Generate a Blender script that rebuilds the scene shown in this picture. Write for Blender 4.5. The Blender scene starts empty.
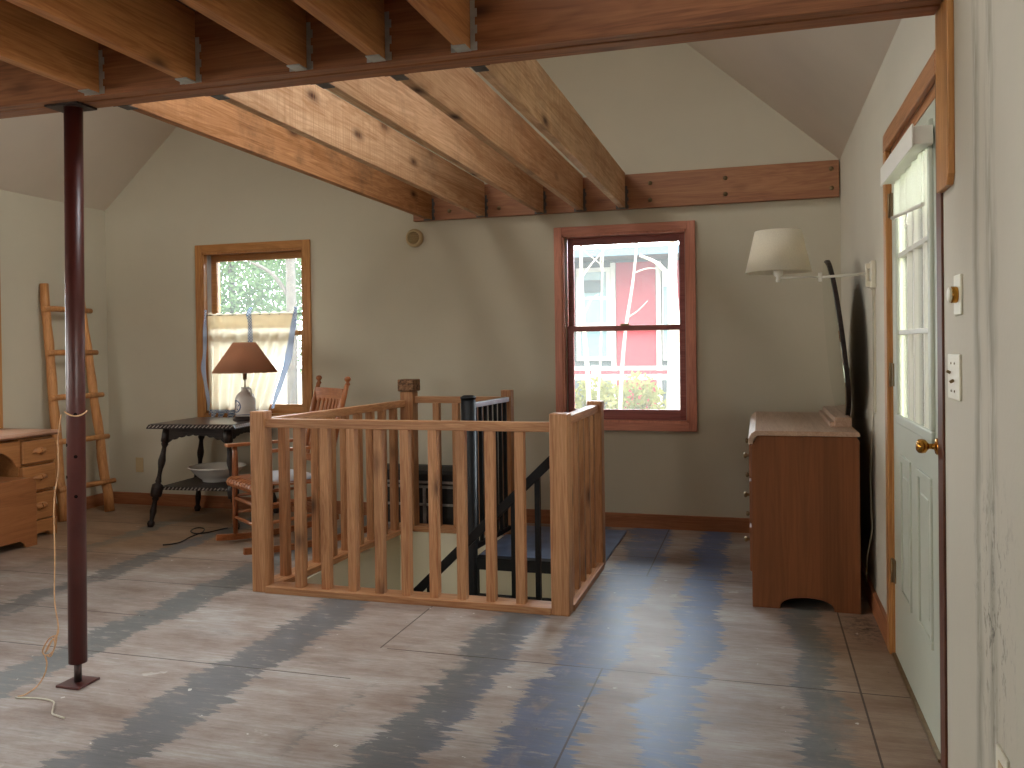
import bpy, bmesh, math, random
from mathutils import Vector, Matrix
random.seed(7)
PI = math.pi
sc = bpy.context.scene
COL = sc.collection

# ------------------------------------------------------------------ camera
CAM_H = 1.25
yaw, pitch, roll = .28334, .00985, .0133
F = Vector((-math.sin(yaw)*math.cos(pitch), math.cos(yaw)*math.cos(pitch), -math.sin(pitch)))
Rv = Vector((math.cos(yaw), math.sin(yaw), 0))
Uv = Rv.cross(F)
cr, sr = math.cos(roll), math.sin(roll)
R2 = Rv*cr - Uv*sr
U2 = Rv*sr + Uv*cr
cd = bpy.data.cameras.new('camera')
cam = bpy.data.objects.new('camera', cd)
COL.objects.link(cam)
M = Matrix((( R2.x, U2.x, -F.x, 0), (R2.y, U2.y, -F.y, 0), (R2.z, U2.z, -F.z, CAM_H), (0, 0, 0, 1)))
cam.matrix_world = M
cd.sensor_width = 36
cd.lens = 847.4*36/1024
cd.shift_y = -28.7/1024
cd.clip_start = .05
sc.camera = cam

# ------------------------------------------------------------------ world, sun, exposure
w = bpy.data.worlds.new('sky')
sc.world = w
w.use_nodes = True
nt = w.node_tree
nt.nodes.clear()
wo = nt.nodes.new('ShaderNodeOutputWorld')
bg = nt.nodes.new('ShaderNodeBackground')
# hazy overcast sky, brightest towards the back of the house
tcw = nt.nodes.new('ShaderNodeTexCoord')
sxyz = nt.nodes.new('ShaderNodeSeparateXYZ')
nt.links.new(tcw.outputs['Generated'], sxyz.inputs[0])
mr = nt.nodes.new('ShaderNodeMapRange')
mr.inputs['From Min'].default_value = .75
mr.inputs['From Max'].default_value = -1
mr.inputs['To Min'].default_value = 12
mr.inputs['To Max'].default_value = 5.5
nt.links.new(sxyz.outputs['Y'], mr.inputs['Value'])
nt.links.new(mr.outputs[0], bg.inputs['Strength'])
mc = nt.nodes.new('ShaderNodeMix')
mc.data_type = 'RGBA'
mf_ = nt.nodes.new('ShaderNodeMapRange')
mf_.inputs['From Min'].default_value = .8
mf_.inputs['From Max'].default_value = -.8
nt.links.new(sxyz.outputs['Y'], mf_.inputs['Value'])
nt.links.new(mf_.outputs[0], mc.inputs[0])
mc.inputs[6].default_value = (.82, .91, 1, 1)
mc.inputs[7].default_value = (1, .96, .89, 1)
nt.links.new(mc.outputs[2], bg.inputs['Color'])
nt.links.new(bg.outputs[0], wo.inputs[0])
sc.view_settings.view_transform = 'Standard'
sc.view_settings.look = 'None'
sc.view_settings.gamma = 1
sc.view_settings.use_curve_mapping = False
sc.view_settings.exposure = 1.2
sc.cycles.use_denoising = True
sc.cycles.max_bounces = 14
sc.cycles.diffuse_bounces = 8
sc.cycles.transparent_max_bounces = 16
sc.cycles.sample_clamp_indirect = 8
sc.cycles.caustics_reflective = False
sc.cycles.caustics_refractive = False

def portal(name, loc, rot, sx, sy):
    l = bpy.data.lights.new(name, 'AREA')
    l.shape = 'RECTANGLE'; l.size = sx; l.size_y = sy
    l.cycles.is_portal = True
    o = bpy.data.objects.new(name, l)
    o.location = loc; o.rotation_euler = rot
    COL.objects.link(o)

# ------------------------------------------------------------------ materials
def lin(h):
    h = h.lstrip('#')
    c = [int(h[i:i+2], 16)/255 for i in (0, 2, 4)]
    return tuple(x/12.92 if x <= .04045 else ((x+.055)/1.055)**2.4 for x in c) + (1,)

class NT:
    def __init__(s, name):
        s.m = bpy.data.materials.new(name); s.m.use_nodes = True
        s.t = s.m.node_tree; s.t.nodes.clear()
        s.out = s.n('ShaderNodeOutputMaterial')
    def n(s, ty, **kw):
        x = s.t.nodes.new(ty)
        for k, v in kw.items():
            if k in x.inputs: x.inputs[k].default_value = v
            else: setattr(x, k, v)
        return x
    def l(s, a, b): s.t.links.new(a, b)
    def math(s, op, a, b=None, c=None, clamp=False):
        x = s.t.nodes.new('ShaderNodeMath'); x.operation = op; x.use_clamp = clamp
        for i, v in enumerate((a, b, c)):
            if v is None: continue
            if isinstance(v, (int, float)): x.inputs[i].default_value = v
            else: s.l(v, x.inputs[i])
        return x.outputs[0]
    def mix(s, f, a, b, mode='MIX'):
        x = s.t.nodes.new('ShaderNodeMix'); x.data_type = 'RGBA'; x.blend_type = mode
        for sock, v in ((x.inputs[0], f), (x.inputs[6], a), (x.inputs[7], b)):
            if isinstance(v, (int, float)): sock.default_value = v
            elif isinstance(v, tuple): sock.default_value = v
            else: s.l(v, sock)
        return x.outputs[2]
    def ramp(s, f, stops, interp='LINEAR'):
        x = s.t.nodes.new('ShaderNodeValToRGB'); x.color_ramp.interpolation = interp
        e = x.color_ramp.elements
        e[0].position, e[0].color = stops[0][0], stops[0][1]
        e[1].position, e[1].color = stops[-1][0], stops[-1][1]
        for p, c in stops[1:-1]:
            k = e.new(p); k.color = c
        s.l(f, x.inputs[0]); return x.outputs[0]
    def noise(s, vec, scale, detail=4, rough=.55, dist=0):
        x = s.n('ShaderNodeTexNoise', Scale=scale, Detail=detail, Roughness=rough, Distortion=dist)
        s.l(vec, x.inputs['Vector']); return x.outputs[0]
    def coords(s, scale=(1, 1, 1), rnd=True):
        tc = s.n('ShaderNodeTexCoord')
        mp = s.n('ShaderNodeMapping', Scale=scale)
        s.l(tc.outputs['Object'], mp.inputs['Vector'])
        if rnd:
            oi = s.n('ShaderNodeObjectInfo')
            v = s.n('ShaderNodeVectorMath', operation='SCALE')
            v.inputs[0].default_value = (13.7, 29.3, 17.1)
            s.l(oi.outputs['Random'], v.inputs['Scale'])
            a = s.n('ShaderNodeVectorMath', operation='ADD')
            s.l(mp.outputs[0], a.inputs[0]); s.l(v.outputs[0], a.inputs[1])
            return a.outputs[0], oi.outputs['Random'], tc.outputs['Object']
        return mp.outputs[0], None, tc.outputs['Object']
    def bsdf(s, col, rough=.5, spec=.5, metal=0, bump=None, bstr=.2, bdist=.01, **kw):
        p = s.n('ShaderNodeBsdfPrincipled')
        for k, v in (('Base Color', col), ('Roughness', rough), ('Specular IOR Level', spec), ('Metallic', metal)):
            if isinstance(v, (int, float, tuple)): p.inputs[k].default_value = v
            else: s.l(v, p.inputs[k])
        for k, v in kw.items(): p.inputs[k.replace('_', ' ')].default_value = v
        if bump is not None:
            b = s.n('ShaderNodeBump', Strength=bstr, Distance=bdist)
            s.l(bump, b.inputs['Height']); s.l(b.outputs[0], p.inputs['Normal'])
        s.l(p.outputs[0], s.out.inputs[0])
        return p

def plain(name, c, rough=.5, metal=0, spec=.5, vary=.12, scale=8, bump=0):
    t = NT(name)
    v, r, o = t.coords()
    n = t.noise(v, scale, 5)
    base = lin(c)
    dk = tuple(x*(1-vary) for x in base[:3]) + (1,)
    lt = tuple(min(1, x*(1+vary)) for x in base[:3]) + (1,)
    col = t.ramp(n, [(.3, dk), (.7, lt)])
    t.bsdf(col, rough, spec, metal, n if bump else None, bump)
    return t.m

def wood(name, light, dark, axis, rough=.5, knots=0.0, fine=1.0, var=.25, spec=.4, grime=0, saw=0):
    t = NT(name)
    s = [16*fine]*3; s['xyz'.index(axis)] = 1.1*fine
    v, rnd, ob = t.coords(tuple(s))
    n1 = t.noise(v, 1.0, 4, .6, .6)
    s2 = [160*fine]*3; s2['xyz'.index(axis)] = 5*fine
    v2, _, _ = t.coords(tuple(s2))
    n2 = t.noise(v2, 1.0, 3, .6)
    rings = t.math('FRACT', t.math('MULTIPLY', n1, 9.0))
    rings = t.math('ABSOLUTE', t.math('SUBTRACT', rings, .5))
    f = t.math('ADD', t.math('MULTIPLY', n1, .75), t.math('MULTIPLY', rings, .38))
    f = t.math('ADD', f, t.math('MULTIPLY', t.math('SUBTRACT', n2, .5), .55))
    col = t.ramp(f, [(.25, lin(dark)), (.5, tuple((a+b)/2 for a, b in zip(lin(light), lin(dark)))), (.78, lin(light))])
    val = t.math('ADD', t.math('MULTIPLY', rnd, var), 1 - var/2)
    hv = t.n('ShaderNodeHueSaturation'); t.l(col, hv.inputs['Color']); t.l(val, hv.inputs['Value'])
    col = hv.outputs[0]
    if knots:
        ks = [5.0]*3; ks['xyz'.index(axis)] = 2.2
        v3, _, _ = t.coords(tuple(ks))
        vo = t.n('ShaderNodeTexVoronoi', Scale=1.0); t.l(v3, vo.inputs['Vector'])
        k = t.ramp(vo.outputs['Distance'], [(.035, (1, 1, 1, 1)), (.12, (.35, .35, .35, 1)), (.2, (0, 0, 0, 1))])
        col = t.mix(t.math('MULTIPLY', k, knots), col, lin('#3a1c10'))
    if grime:
        vg, _, _ = t.coords((1.4, 1.4, 1.4))
        g = t.noise(vg, 1.6, 8, .75)
        g = t.ramp(g, [(.5, (0, 0, 0, 1)), (.66, (1, 1, 1, 1))])
        g2 = t.noise(v2, .6, 4)
        col = t.mix(t.math('MULTIPLY', t.math('MULTIPLY', g, g2), grime), col, lin('#4a3a30'))
    if saw:
        s4 = [2.0]*3; s4['xyz'.index(axis)] = 95
        v4, _, _ = t.coords(tuple(s4))
        n4 = t.ramp(t.noise(v4, 1.0, 3, .6, .3), [(.45, (0, 0, 0, 1)), (.62, (1, 1, 1, 1))])
        v5, _, _ = t.coords((1.2, 1.2, 1.2))
        n5 = t.ramp(t.noise(v5, 1.1, 3), [(.45, (0, 0, 0, 1)), (.6, (1, 1, 1, 1))])
        col = t.mix(t.math('MULTIPLY', t.math('MULTIPLY', n4, n5), saw), col, lin(dark))
    t.bsdf(col, rough, spec, 0, t.math('ADD', n2, n1), .25, .002)
    return t.m

MT = {}
for ax in 'xyz':
    MT['rail_'+ax] = wood('railing pine '+ax, '#cf9e72', '#98643f', ax, .45, .8, 1, .22)
    MT['rock_'+ax] = wood('rocker maple '+ax, '#b87648', '#7d4525', ax, .35, 0, 1, .15)
MT['joist_near'] = wood('joist amber pine', '#d3965f', '#a0653a', 'y', .6, .8, .8, .25, .3)
MT['joist_far'] = wood('rough sawn pale pine', '#dab896', '#a87f5b', 'y', .7, 1, .7, .2, .2, .55, .5)
MT['joist_dark'] = wood('rough sawn brown pine', '#c79468', '#92633d', 'y', .7, 1, .8, .2, .2, .9, .2)
MT['beam'] = wood('beam red brown', '#b2764e', '#784a2f', 'x', .55, .8, .6, .05)
MT['ledger'] = wood('ledger cedar', '#ab7852', '#86563b', 'x', .5, .8, .8, .05)
MT['deck'] = wood('loft deck boards', '#6b4330', '#3c2418', 'x', .8, 0, .8, .05)
MT['case_gold_x'] = wood('golden casing x', '#c28b53', '#966231', 'x', .4, 0, 1, .1)
MT['case_gold_z'] = wood('golden casing z', '#c28b53', '#966231', 'z', .4, 0, 1, .1)
MT['case_red_x'] = wood('cedar casing x', '#d8937a', '#b2715c', 'x', .4, 0, 1, .05)
MT['case_red_z'] = wood('cedar casing z', '#d8937a', '#b2715c', 'z', .4, 0, 1, .05)
MT['sash'] = wood('mahogany sash', '#a8655d', '#80443f', 'x', .4, 0, 1, .05)
MT['case_shaded'] = wood('shaded casing', '#6b3d26', '#452414', 'z', .45, 0, 1, .05)  # near door casing in shade, its darkness put into the wood colour
MT['case_y'] = wood('door casing y', '#b98358', '#8d5a35', 'y', .4, 0, 1, .05)
MT['base_x'] = wood('baseboard x', '#a86f4c', '#85502f', 'x', .5, 0, 1, .05)
MT['base_y'] = wood('baseboard y', '#a86f4c', '#85502f', 'y', .5, 0, 1, .05)
MT['dresser'] = wood('dresser walnut', '#8a5534', '#6e4328', 'z', .5, 0, .5, .04, .25)
MT['dresser_top'] = wood('worn dresser top', '#c2a690', '#a07f68', 'y', .4, 0, .8, .05, .5)
MT['desk_y'] = wood('desk maple', '#b9804f', '#97643a', 'y', .35, 0, .7, .08, .5)
MT['desk_top'] = wood('desk top rubbed', '#b98d73', '#956a50', 'y', .35, 0, .7, .08, .5)
MT['bench'] = wood('bench maple', '#ab7147', '#8b5733', 'y', .35, 0, .7, .05, .5)
MT['ladder'] = wood('peeled pole', '#cf965f', '#a06a3b', 'z', .55, .5, 1, .15)
MT['ebony'] = wood('ebonised oak', '#33251f', '#140e0c', 'x', .45, 0, 1, .1, .3)
MT['table_top'] = wood('table top oak', '#54443b', '#32261f', 'x', .3, 0, 1, .05, .5)
MT['carved'] = plain('carved post block', '#7b5a40', .8, 0, .3, .75, 70, 1.0)
MT['steel_black'] = plain('black painted steel', '#101113', .5, 0, .25, .2, 6)
MT['steel_red'] = plain('oxide red paint', '#4b211c', .38, 0, .5, .18, 5)
MT['rust'] = plain('bare dark steel', '#3f3330', .5, .7, .5, .3, 20)
MT['galv'] = plain('galvanised steel', '#b4b8b6', .45, .5, .5, .2, 25)
MT['galv_dark'] = plain('dull hanger steel', '#5b5754', .5, .7, .5, .3, 25)
MT['brass'] = plain('brass', '#b9853a', .2, 1, .5, .08, 10)
MT['antique'] = plain('antique hinge steel', '#8a7556', .4, .8, .5, .2, 20)
MT['white_paint'] = plain('white paint', '#dfddd2', .4, 0, .5, .03, 4)
MT['door_paint'] = plain('door grey green paint', '#b7bbab', .35, 0, .5, .05, 3)
MT['plate'] = plain('ivory plate', '#d8d2bd', .35, 0, .5, .05, 6)
MT['beige_plastic'] = plain('aged plastic', '#c2ab83', .5, 0, .4, .08, 10)
MT['dark_hole'] = plain('dark hole', '#120e0c', .9, 0, .1)
MT['ceramic'] = plain('bowl enamel', '#e8e5de', .2, 0, .6, .05, 5)
MT['rope'] = plain('tan wire', '#c39a73', .7, 0, .3, .2, 60)
MT['cable_black'] = plain('black cable', '#1d1a19', .5)
MT['cord_white'] = plain('white cord', '#bdb6a4', .5)
MT['trunk_black'] = plain('black trunk vinyl', '#161414', .5, 0, .4, .4, 40, .3)
MT['trunk_metal'] = plain('trunk banding', '#8d8a86', .45, .6, .5, .3, 30)
MT['grey_board'] = plain('vinyl jamb liner', '#b9b5ad', .5)
MT['concrete'] = plain('lower floor', '#9a9288', .8)
MT['siding'] = plain('porch boards', '#c8c4b0', .7, 0, .3, .1, 3)

def wallmat(name, c, stains=False):
    t = NT(name)
    v, r, ob = t.coords((1, 1, 1), False)
    n = t.noise(v, .8, 6, .6)
    n2 = t.noise(v, 45, 3, .6)
    a = lin(c)
    dk = tuple(x*.90 for x in a[:3]) + (1,)
    col = t.ramp(n, [(.35, dk), (.65, a)])
    if stains:
        sep = t.n('ShaderNodeSeparateXYZ'); t.l(ob, sep.inputs[0])
        y, z = sep.outputs[1], sep.outputs[2]
        vs, _, _ = t.coords((1, 9, .9), False)
        st = t.noise(vs, 2.2, 7, .7)
        vs2, _, _ = t.coords((14, 14, 7), False)
        sp = t.noise(vs2, 3, 5, .7)
        wob = t.math('MULTIPLY', t.math('SUBTRACT', t.noise(v, 2.5, 4), .5), .12)
        yy = t.math('ADD', y, wob)
        def band(c0, wd):
            return t.math('SUBTRACT', 1, t.math('MULTIPLY', t.math('ABSOLUTE', t.math('SUBTRACT', yy, c0)), 1/wd), clamp=True)
        b = t.math('ADD', band(2.29, .05), band(2.16, .06), clamp=True)
        m = t.math('MULTIPLY', b, t.ramp(st, [(.40, (0, 0, 0, 1)), (.54, (1, 1, 1, 1))]))
        col = t.mix(t.math('MULTIPLY', m, .62), col, lin('#77705f'))
        low = t.math('SUBTRACT', 1, t.math('MULTIPLY', t.math('ABSOLUTE', t.math('SUBTRACT', z, .62)), 2.6), clamp=True)
        sm = t.math('MULTIPLY', t.math('MULTIPLY', band(2.16, .22), low), t.ramp(sp, [(.54, (0, 0, 0, 1)), (.62, (1, 1, 1, 1))]))
        col = t.mix(t.math('MULTIPLY', sm, .9), col, lin('#4c4a40'))
    t.bsdf(col, .75, .25, 0, t.math('ADD', n2, n), .12, .004)
    return t.m
MT['wall'] = wallmat('cream plaster', '#c3bca8')
MT['wall_stain'] = wallmat('cream plaster with water stains', '#c2bbaa', True)
MT['ceil'] = wallmat('ceiling plaster', '#d6cdbf')
MT['shaft'] = wallmat('stairwell plaster', '#d8d2bc')

def floormat():
    t = NT('worn plywood subfloor')
    tc = t.n('ShaderNodeTexCoord'); ob = tc.outputs['Object']
    def vec(s):
        m = t.n('ShaderNodeMapping', Scale=s); t.l(ob, m.inputs['Vector']); return m.outputs[0]
    sep = t.n('ShaderNodeSeparateXYZ'); t.l(ob, sep.inputs[0])
    x, y = sep.outputs[0], sep.outputs[1]
    grain = t.noise(vec((3, 60, 1)), 1.5, 6, .7)
    patch = t.noise(vec((1, 2.6, 1)), 1.5, 8, .72)
    fine = t.noise(vec((14, 90, 1)), 2, 4, .7)
    col = t.ramp(patch, [(.28, lin('#6c5c51')), (.42, lin('#8d7f77')), (.53, lin('#a0968f')), (.68, lin('#b4b1ae'))])
    # the far left corner keeps bare tan wood
    tan = t.math('MULTIPLY', t.math('SUBTRACT', t.math('MULTIPLY', t.math('ADD', t.math('MULTIPLY', x, -1), -2.3), .9), 0), t.math('MULTIPLY', t.math('SUBTRACT', y, 3.9), 1.0, clamp=True), clamp=True)
    near = t.math('MULTIPLY', t.math('SUBTRACT', x, .12), 6, clamp=True)
    tan = t.math('MAXIMUM', tan, t.math('MULTIPLY', near, .75))
    far = t.math('MULTIPLY', t.math('SUBTRACT', y, 5.45), 3.5, clamp=True)
    tan = t.math('MAXIMUM', tan, t.math('MULTIPLY', far, .6))
    col = t.mix(t.math('MULTIPLY', tan, .8), col, t.ramp(patch, [(.3, lin('#7d5d42')), (.7, lin('#b0906c'))]))
    g = t.ramp(grain, [(.32, (0, 0, 0, 1)), (.62, (1, 1, 1, 1))])
    col = t.mix(t.math('MULTIPLY', t.math('SUBTRACT', 1, g), .5), col, lin('#7c6353'))
    col = t.mix(t.math('MULTIPLY', t.ramp(fine, [(.56, (0, 0, 0, 1)), (.72, (1, 1, 1, 1))]), .45), col, lin('#6e594b'))
    # stripes of old adhesive over the joists, ragged across the grain
    rag = t.noise(vec((1.6, 24, 1)), 1.0, 7, .74)
    edge = t.noise(vec((.8, 1.8, 1)), 1.3, 4, .6)
    xs = t.math('ADD', x, t.math('ADD', t.math('MULTIPLY', t.math('SUBTRACT', rag, .5), .32), t.math('MULTIPLY', t.math('SUBTRACT', edge, .5), .26)))
    X0, X1 = -4.6, .6
    K = lambda v: (v-X0)/(X1-X0)
    f = t.math('DIVIDE', t.math('SUBTRACT', xs, X0), X1-X0)
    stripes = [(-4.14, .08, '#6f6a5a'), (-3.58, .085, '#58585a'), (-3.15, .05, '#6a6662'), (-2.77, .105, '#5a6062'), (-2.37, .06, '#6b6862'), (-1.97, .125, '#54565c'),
               (-1.50, .08, '#605f5c'), (-1.08, .115, '#565b60'), (-.695, .12, '#536690'), (-.29, .085, '#305896'), (.2, .075, '#6a6c66')]  # blue in the right-hand stripes is sky reflection put into the colour
    st = [(0, (0, 0, 0, 1))]; cs = []
    for c, hw, hx in stripes:
        st += [(K(c-hw)-.003, (0, 0, 0, 1)), (K(c+hw)-.0, (1, 1, 1, 1))]
    # constant ramp for the mask
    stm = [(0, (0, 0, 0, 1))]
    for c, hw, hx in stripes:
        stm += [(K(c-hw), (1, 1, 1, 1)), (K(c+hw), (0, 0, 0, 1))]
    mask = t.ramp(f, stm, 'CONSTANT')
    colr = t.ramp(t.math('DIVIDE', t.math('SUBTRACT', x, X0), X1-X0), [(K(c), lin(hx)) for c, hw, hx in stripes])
    gap = t.noise(vec((2.2, .9, 1)), 1.45, 6, .7)
    strong = t.ramp(f, [(0, (.25, .25, .25, 1))] + [(K(a), (b, b, b, 1)) for a, b in ((-3.9, .3), (-3.6, .5), (-3.2, -.0), (-2.78, .6), (-2.37, .05), (-1.97, .6), (-1.5, .12), (-1.08, .55), (-.7, .4), (-.3, .8), (.2, .42))])
    mk = t.math('ADD', gap, t.math('SUBTRACT', strong, .42))
    mk = t.ramp(mk, [(.30, (0, 0, 0, 1)), (.48, (1, 1, 1, 1))])
    mask = t.math('MULTIPLY', mask, mk)
    sf = t.noise(vec((5, 16, 1)), 2.0, 6, .7)
    mask = t.math('MULTIPLY', mask, t.ramp(sf, [(.33, (.1, .1, .1, 1)), (.45, (1, 1, 1, 1))]))
    # thin torn fringes along the grain and faint grey smears between the stripes
    rag2 = t.noise(vec((3.0, 70, 1)), 1.0, 4, .7)
    wide = t.math('MULTIPLY', t.ramp(t.math('ADD', f, t.math('MULTIPLY', t.math('SUBTRACT', rag2, .5), .05)), stm, 'CONSTANT'), t.ramp(rag2, [(.5, (0, 0, 0, 1)), (.6, (1, 1, 1, 1))]))
    mask = t.math('MAXIMUM', mask, t.math('MULTIPLY', t.math('MULTIPLY', wide, mk), .55))
    smear = t.math('MULTIPLY', t.ramp(t.noise(vec((1.1, 3.2, 1)), 1.7, 7, .72), [(.56, (0, 0, 0, 1)), (.68, (1, 1, 1, 1))]), t.ramp(rag2, [(.38, (.2, .2, .2, 1)), (.6, (1, 1, 1, 1))]))
    col = t.mix(t.math('MULTIPLY', smear, .5), col, lin('#5f5c5a'))
    tone = t.noise(vec((2.2, 5, 1)), 1.6, 6, .7)
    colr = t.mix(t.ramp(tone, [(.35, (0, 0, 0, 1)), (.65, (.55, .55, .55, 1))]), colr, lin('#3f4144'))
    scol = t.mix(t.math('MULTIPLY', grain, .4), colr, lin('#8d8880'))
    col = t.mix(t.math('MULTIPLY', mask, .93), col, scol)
    # grit swept against the wall by the door
    gx = t.math('SUBTRACT', x, .43); gy = t.math('MULTIPLY', t.math('SUBTRACT', y, 3.98), .4)
    gd = t.math('SQRT', t.math('ADD', t.math('MULTIPLY', gx, gx), t.math('MULTIPLY', gy, gy)))
    gm = t.math('MULTIPLY', t.math('SUBTRACT', 1, t.math('MULTIPLY', gd, 9), clamp=True), t.ramp(t.noise(vec((1, 1, 1)), 30, 5, .7), [(.44, (0, 0, 0, 1)), (.58, (1, 1, 1, 1))]))
    col = t.mix(t.math('MULTIPLY', gm, .9), col, lin('#2e241d'))
    # sheet seams
    def seam(coord, c, lo=None, hi=None, other=None, wd=.0035):
        m = t.math('LESS_THAN', t.math('ABSOLUTE', t.math('SUBTRACT', coord, c)), wd)
        if lo is not None:
            m = t.math('MULTIPLY', m, t.math('MULTIPLY', t.math('GREATER_THAN', other, lo), t.math('LESS_THAN', other, hi)))
        return m
    ss = [seam(x, -.594, 1.5, 3.24, y), seam(x, -.594, 4.59, 5.9, y), seam(x, .338), seam(y, 3.23, -1.5, .6, x), seam(y, 4.59, -.93, .34, x), seam(y, 3.86, -6, -2.5, x),
          seam(x, -1.53, 3.23, 3.83, y), seam(y, 2.9, -3.4, -1.5, x), seam(y, 5.0, -.93, -.594, x), seam(y, 4.35, -6, -2.7, x), seam(y, 5.15, -6, -2.7, x), seam(y, 3.35, -6, -2.8, x)]
    sm = ss[0]
    for q in ss[1:]: sm = t.math('MAXIMUM', sm, q)
    col = t.mix(t.math('MULTIPLY', sm, .85), col, lin('#3b2c22'))
    # paint flecks and dark specks
    fl = t.noise(vec((1, 1, 1)), 22, 3, .5)
    flm = t.ramp(fl, [(.735, (0, 0, 0, 1)), (.75, (1, 1, 1, 1))])
    col = t.mix(t.math('MULTIPLY', flm, .7), col, lin('#d8d5cc'))
    fd = t.noise(vec((1.3, 1, 1)), 31, 2, .5)
    fdm = t.ramp(fd, [(.76, (0, 0, 0, 1)), (.775, (1, 1, 1, 1))])
    col = t.mix(t.math('MULTIPLY', fdm, .7), col, lin('#3a3029'))
    big = t.noise(vec((1, 1.3, 1)), 5.5, 4, .6)
    col = t.mix(t.math('MULTIPLY', t.ramp(big, [(.68, (0, 0, 0, 1)), (.72, (1, 1, 1, 1))]), .4), col, lin('#cfcac0'))
    rough = t.math('ADD', .52, t.math('MULTIPLY', mask, -.06))
    t.bsdf(col, rough, .24, 0, t.math('ADD', t.math('MULTIPLY', grain, .7), t.math('MULTIPLY', sm, -2)), .3, .003)
    return t.m
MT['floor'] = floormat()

def glassmat(name, dirt=.03, tint=(1, 1, 1, 1)):
    t = NT(name)
    tr = t.n('ShaderNodeBsdfTransparent'); tr.inputs[0].default_value = tint
    gl = t.n('ShaderNodeBsdfGlossy', Roughness=.02)
    tl = t.n('ShaderNodeBsdfTranslucent'); tl.inputs[0].default_value = (.95, .96, .95, 1)
    fr = t.n('ShaderNodeFresnel', IOR=1.45)
    m1 = t.n('ShaderNodeMixShader'); m1.inputs[0].default_value = dirt
    t.l(tr.outputs[0], m1.inputs[1]); t.l(tl.outputs[0], m1.inputs[2])
    m2 = t.n('ShaderNodeMixShader'); t.l(fr.outputs[0], m2.inputs[0])
    t.l(m1.outputs[0], m2.inputs[1]); t.l(gl.outputs[0], m2.inputs[2])
    t.l(m2.outputs[0], t.out.inputs[0])
    return t.m
MT['glass'] = glassmat('dusty window glass', .03, (.88, .89, .88, 1))
MT['glass_clean'] = glassmat('window glass', .03)

def cloth(name, c, trans=.5, checks=None, weave=260, through=0.0):
    t = NT(name)
    v, r, ob = t.coords((1, 1, 1), False)
    n = t.noise(v, weave, 2)
    base = lin(c)
    col = t.ramp(n, [(.3, tuple(x*.88 for x in base[:3]) + (1,)), (.7, base)])
    if checks:
        ck = t.n('ShaderNodeTexChecker', Scale=checks[1]); t.l(ob, ck.inputs['Vector'])
        ck.inputs[1].default_value = lin(checks[0]); t.l(col, ck.inputs[2])
        col = ck.outputs[0]
    d = t.n('ShaderNodeBsdfDiffuse'); tl = t.n('ShaderNodeBsdfTranslucent')
    t.l(col, d.inputs[0]); t.l(col, tl.inputs[0])
    m = t.n('ShaderNodeMixShader'); m.inputs[0].default_value = trans
    t.l(d.outputs[0], m.inputs[1]); t.l(tl.outputs[0], m.inputs[2])
    o = m.outputs[0]
    if through:
        tp = t.n('ShaderNodeBsdfTransparent')
        m2 = t.n('ShaderNodeMixShader'); m2.inputs[0].default_value = through
        t.l(o, m2.inputs[1]); t.l(tp.outputs[0], m2.inputs[2]); o = m2.outputs[0]
    t.l(o, t.out.inputs[0])
    return t.m
MT['curtain'] = cloth('cream muslin', '#eddfc4', .6, None, 260, .03)
MT['lace'] = cloth('blue gingham trim', '#dfe6f0', .35, ('#5d7aa6', 90))
MT['shade_white'] = cloth('white pleated shade', '#f3ecd9', .35)
MT['shade_brown'] = cloth('brown pleated shade', '#d09c7c', .55)
MT['blind'] = cloth('white blind fabric', '#eef0e6', .45)
MT['cushion'] = cloth('pale seat pad', '#cfd2da', .05)
MT['mirror'] = plain('mirror silver', '#dfe6df', .03, 1, .5, .02)

def jugmat():
    t = NT('salt glazed jug')
    v, r, ob = t.coords((1, 1, 1), False)
    sep = t.n('ShaderNodeSeparateXYZ'); t.l(ob, sep.inputs[0])
    x, y, z = sep.outputs
    # blue brushwork: a ring of dots and a loop on the side facing -y
    n = t.noise(v, 9, 3)
    dx = t.math('ADD', x, .035); dz = t.math('SUBTRACT', z, .105)
    rr = t.math('SQRT', t.math('ADD', t.math('MULTIPLY', dx, dx), t.math('MULTIPLY', dz, dz)))
    ring = t.math('LESS_THAN', t.math('ABSOLUTE', t.math('SUBTRACT', rr, .042)), .005)
    ang = t.math('ARCTAN2', dz, dx)
    pet = t.math('ADD', .018, t.math('MULTIPLY', t.math('SINE', t.math('MULTIPLY', ang, 5)), .012))
    flower = t.math('LESS_THAN', t.math('ABSOLUTE', t.math('SUBTRACT', rr, pet)), .005)
    line = t.math('LESS_THAN', t.math('ABSOLUTE', t.math('SUBTRACT', z, t.math('ADD', .042, t.math('MULTIPLY', t.math('SUBTRACT', n, .5), .012)))), .003)
    m = t.math('MAXIMUM', t.math('MAXIMUM', ring, flower), line)
    m = t.math('MULTIPLY', m, t.math('LESS_THAN', y, 0))
    col = t.ramp(n, [(.3, lin('#b7b0aa')), (.7, lin('#cfc9c1'))])
    col = t.mix(t.math('MULTIPLY', m, .9), col, lin('#2d3f6a'))
    t.bsdf(col, .25, .5)
    return t.m
MT['jug'] = jugmat()

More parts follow.
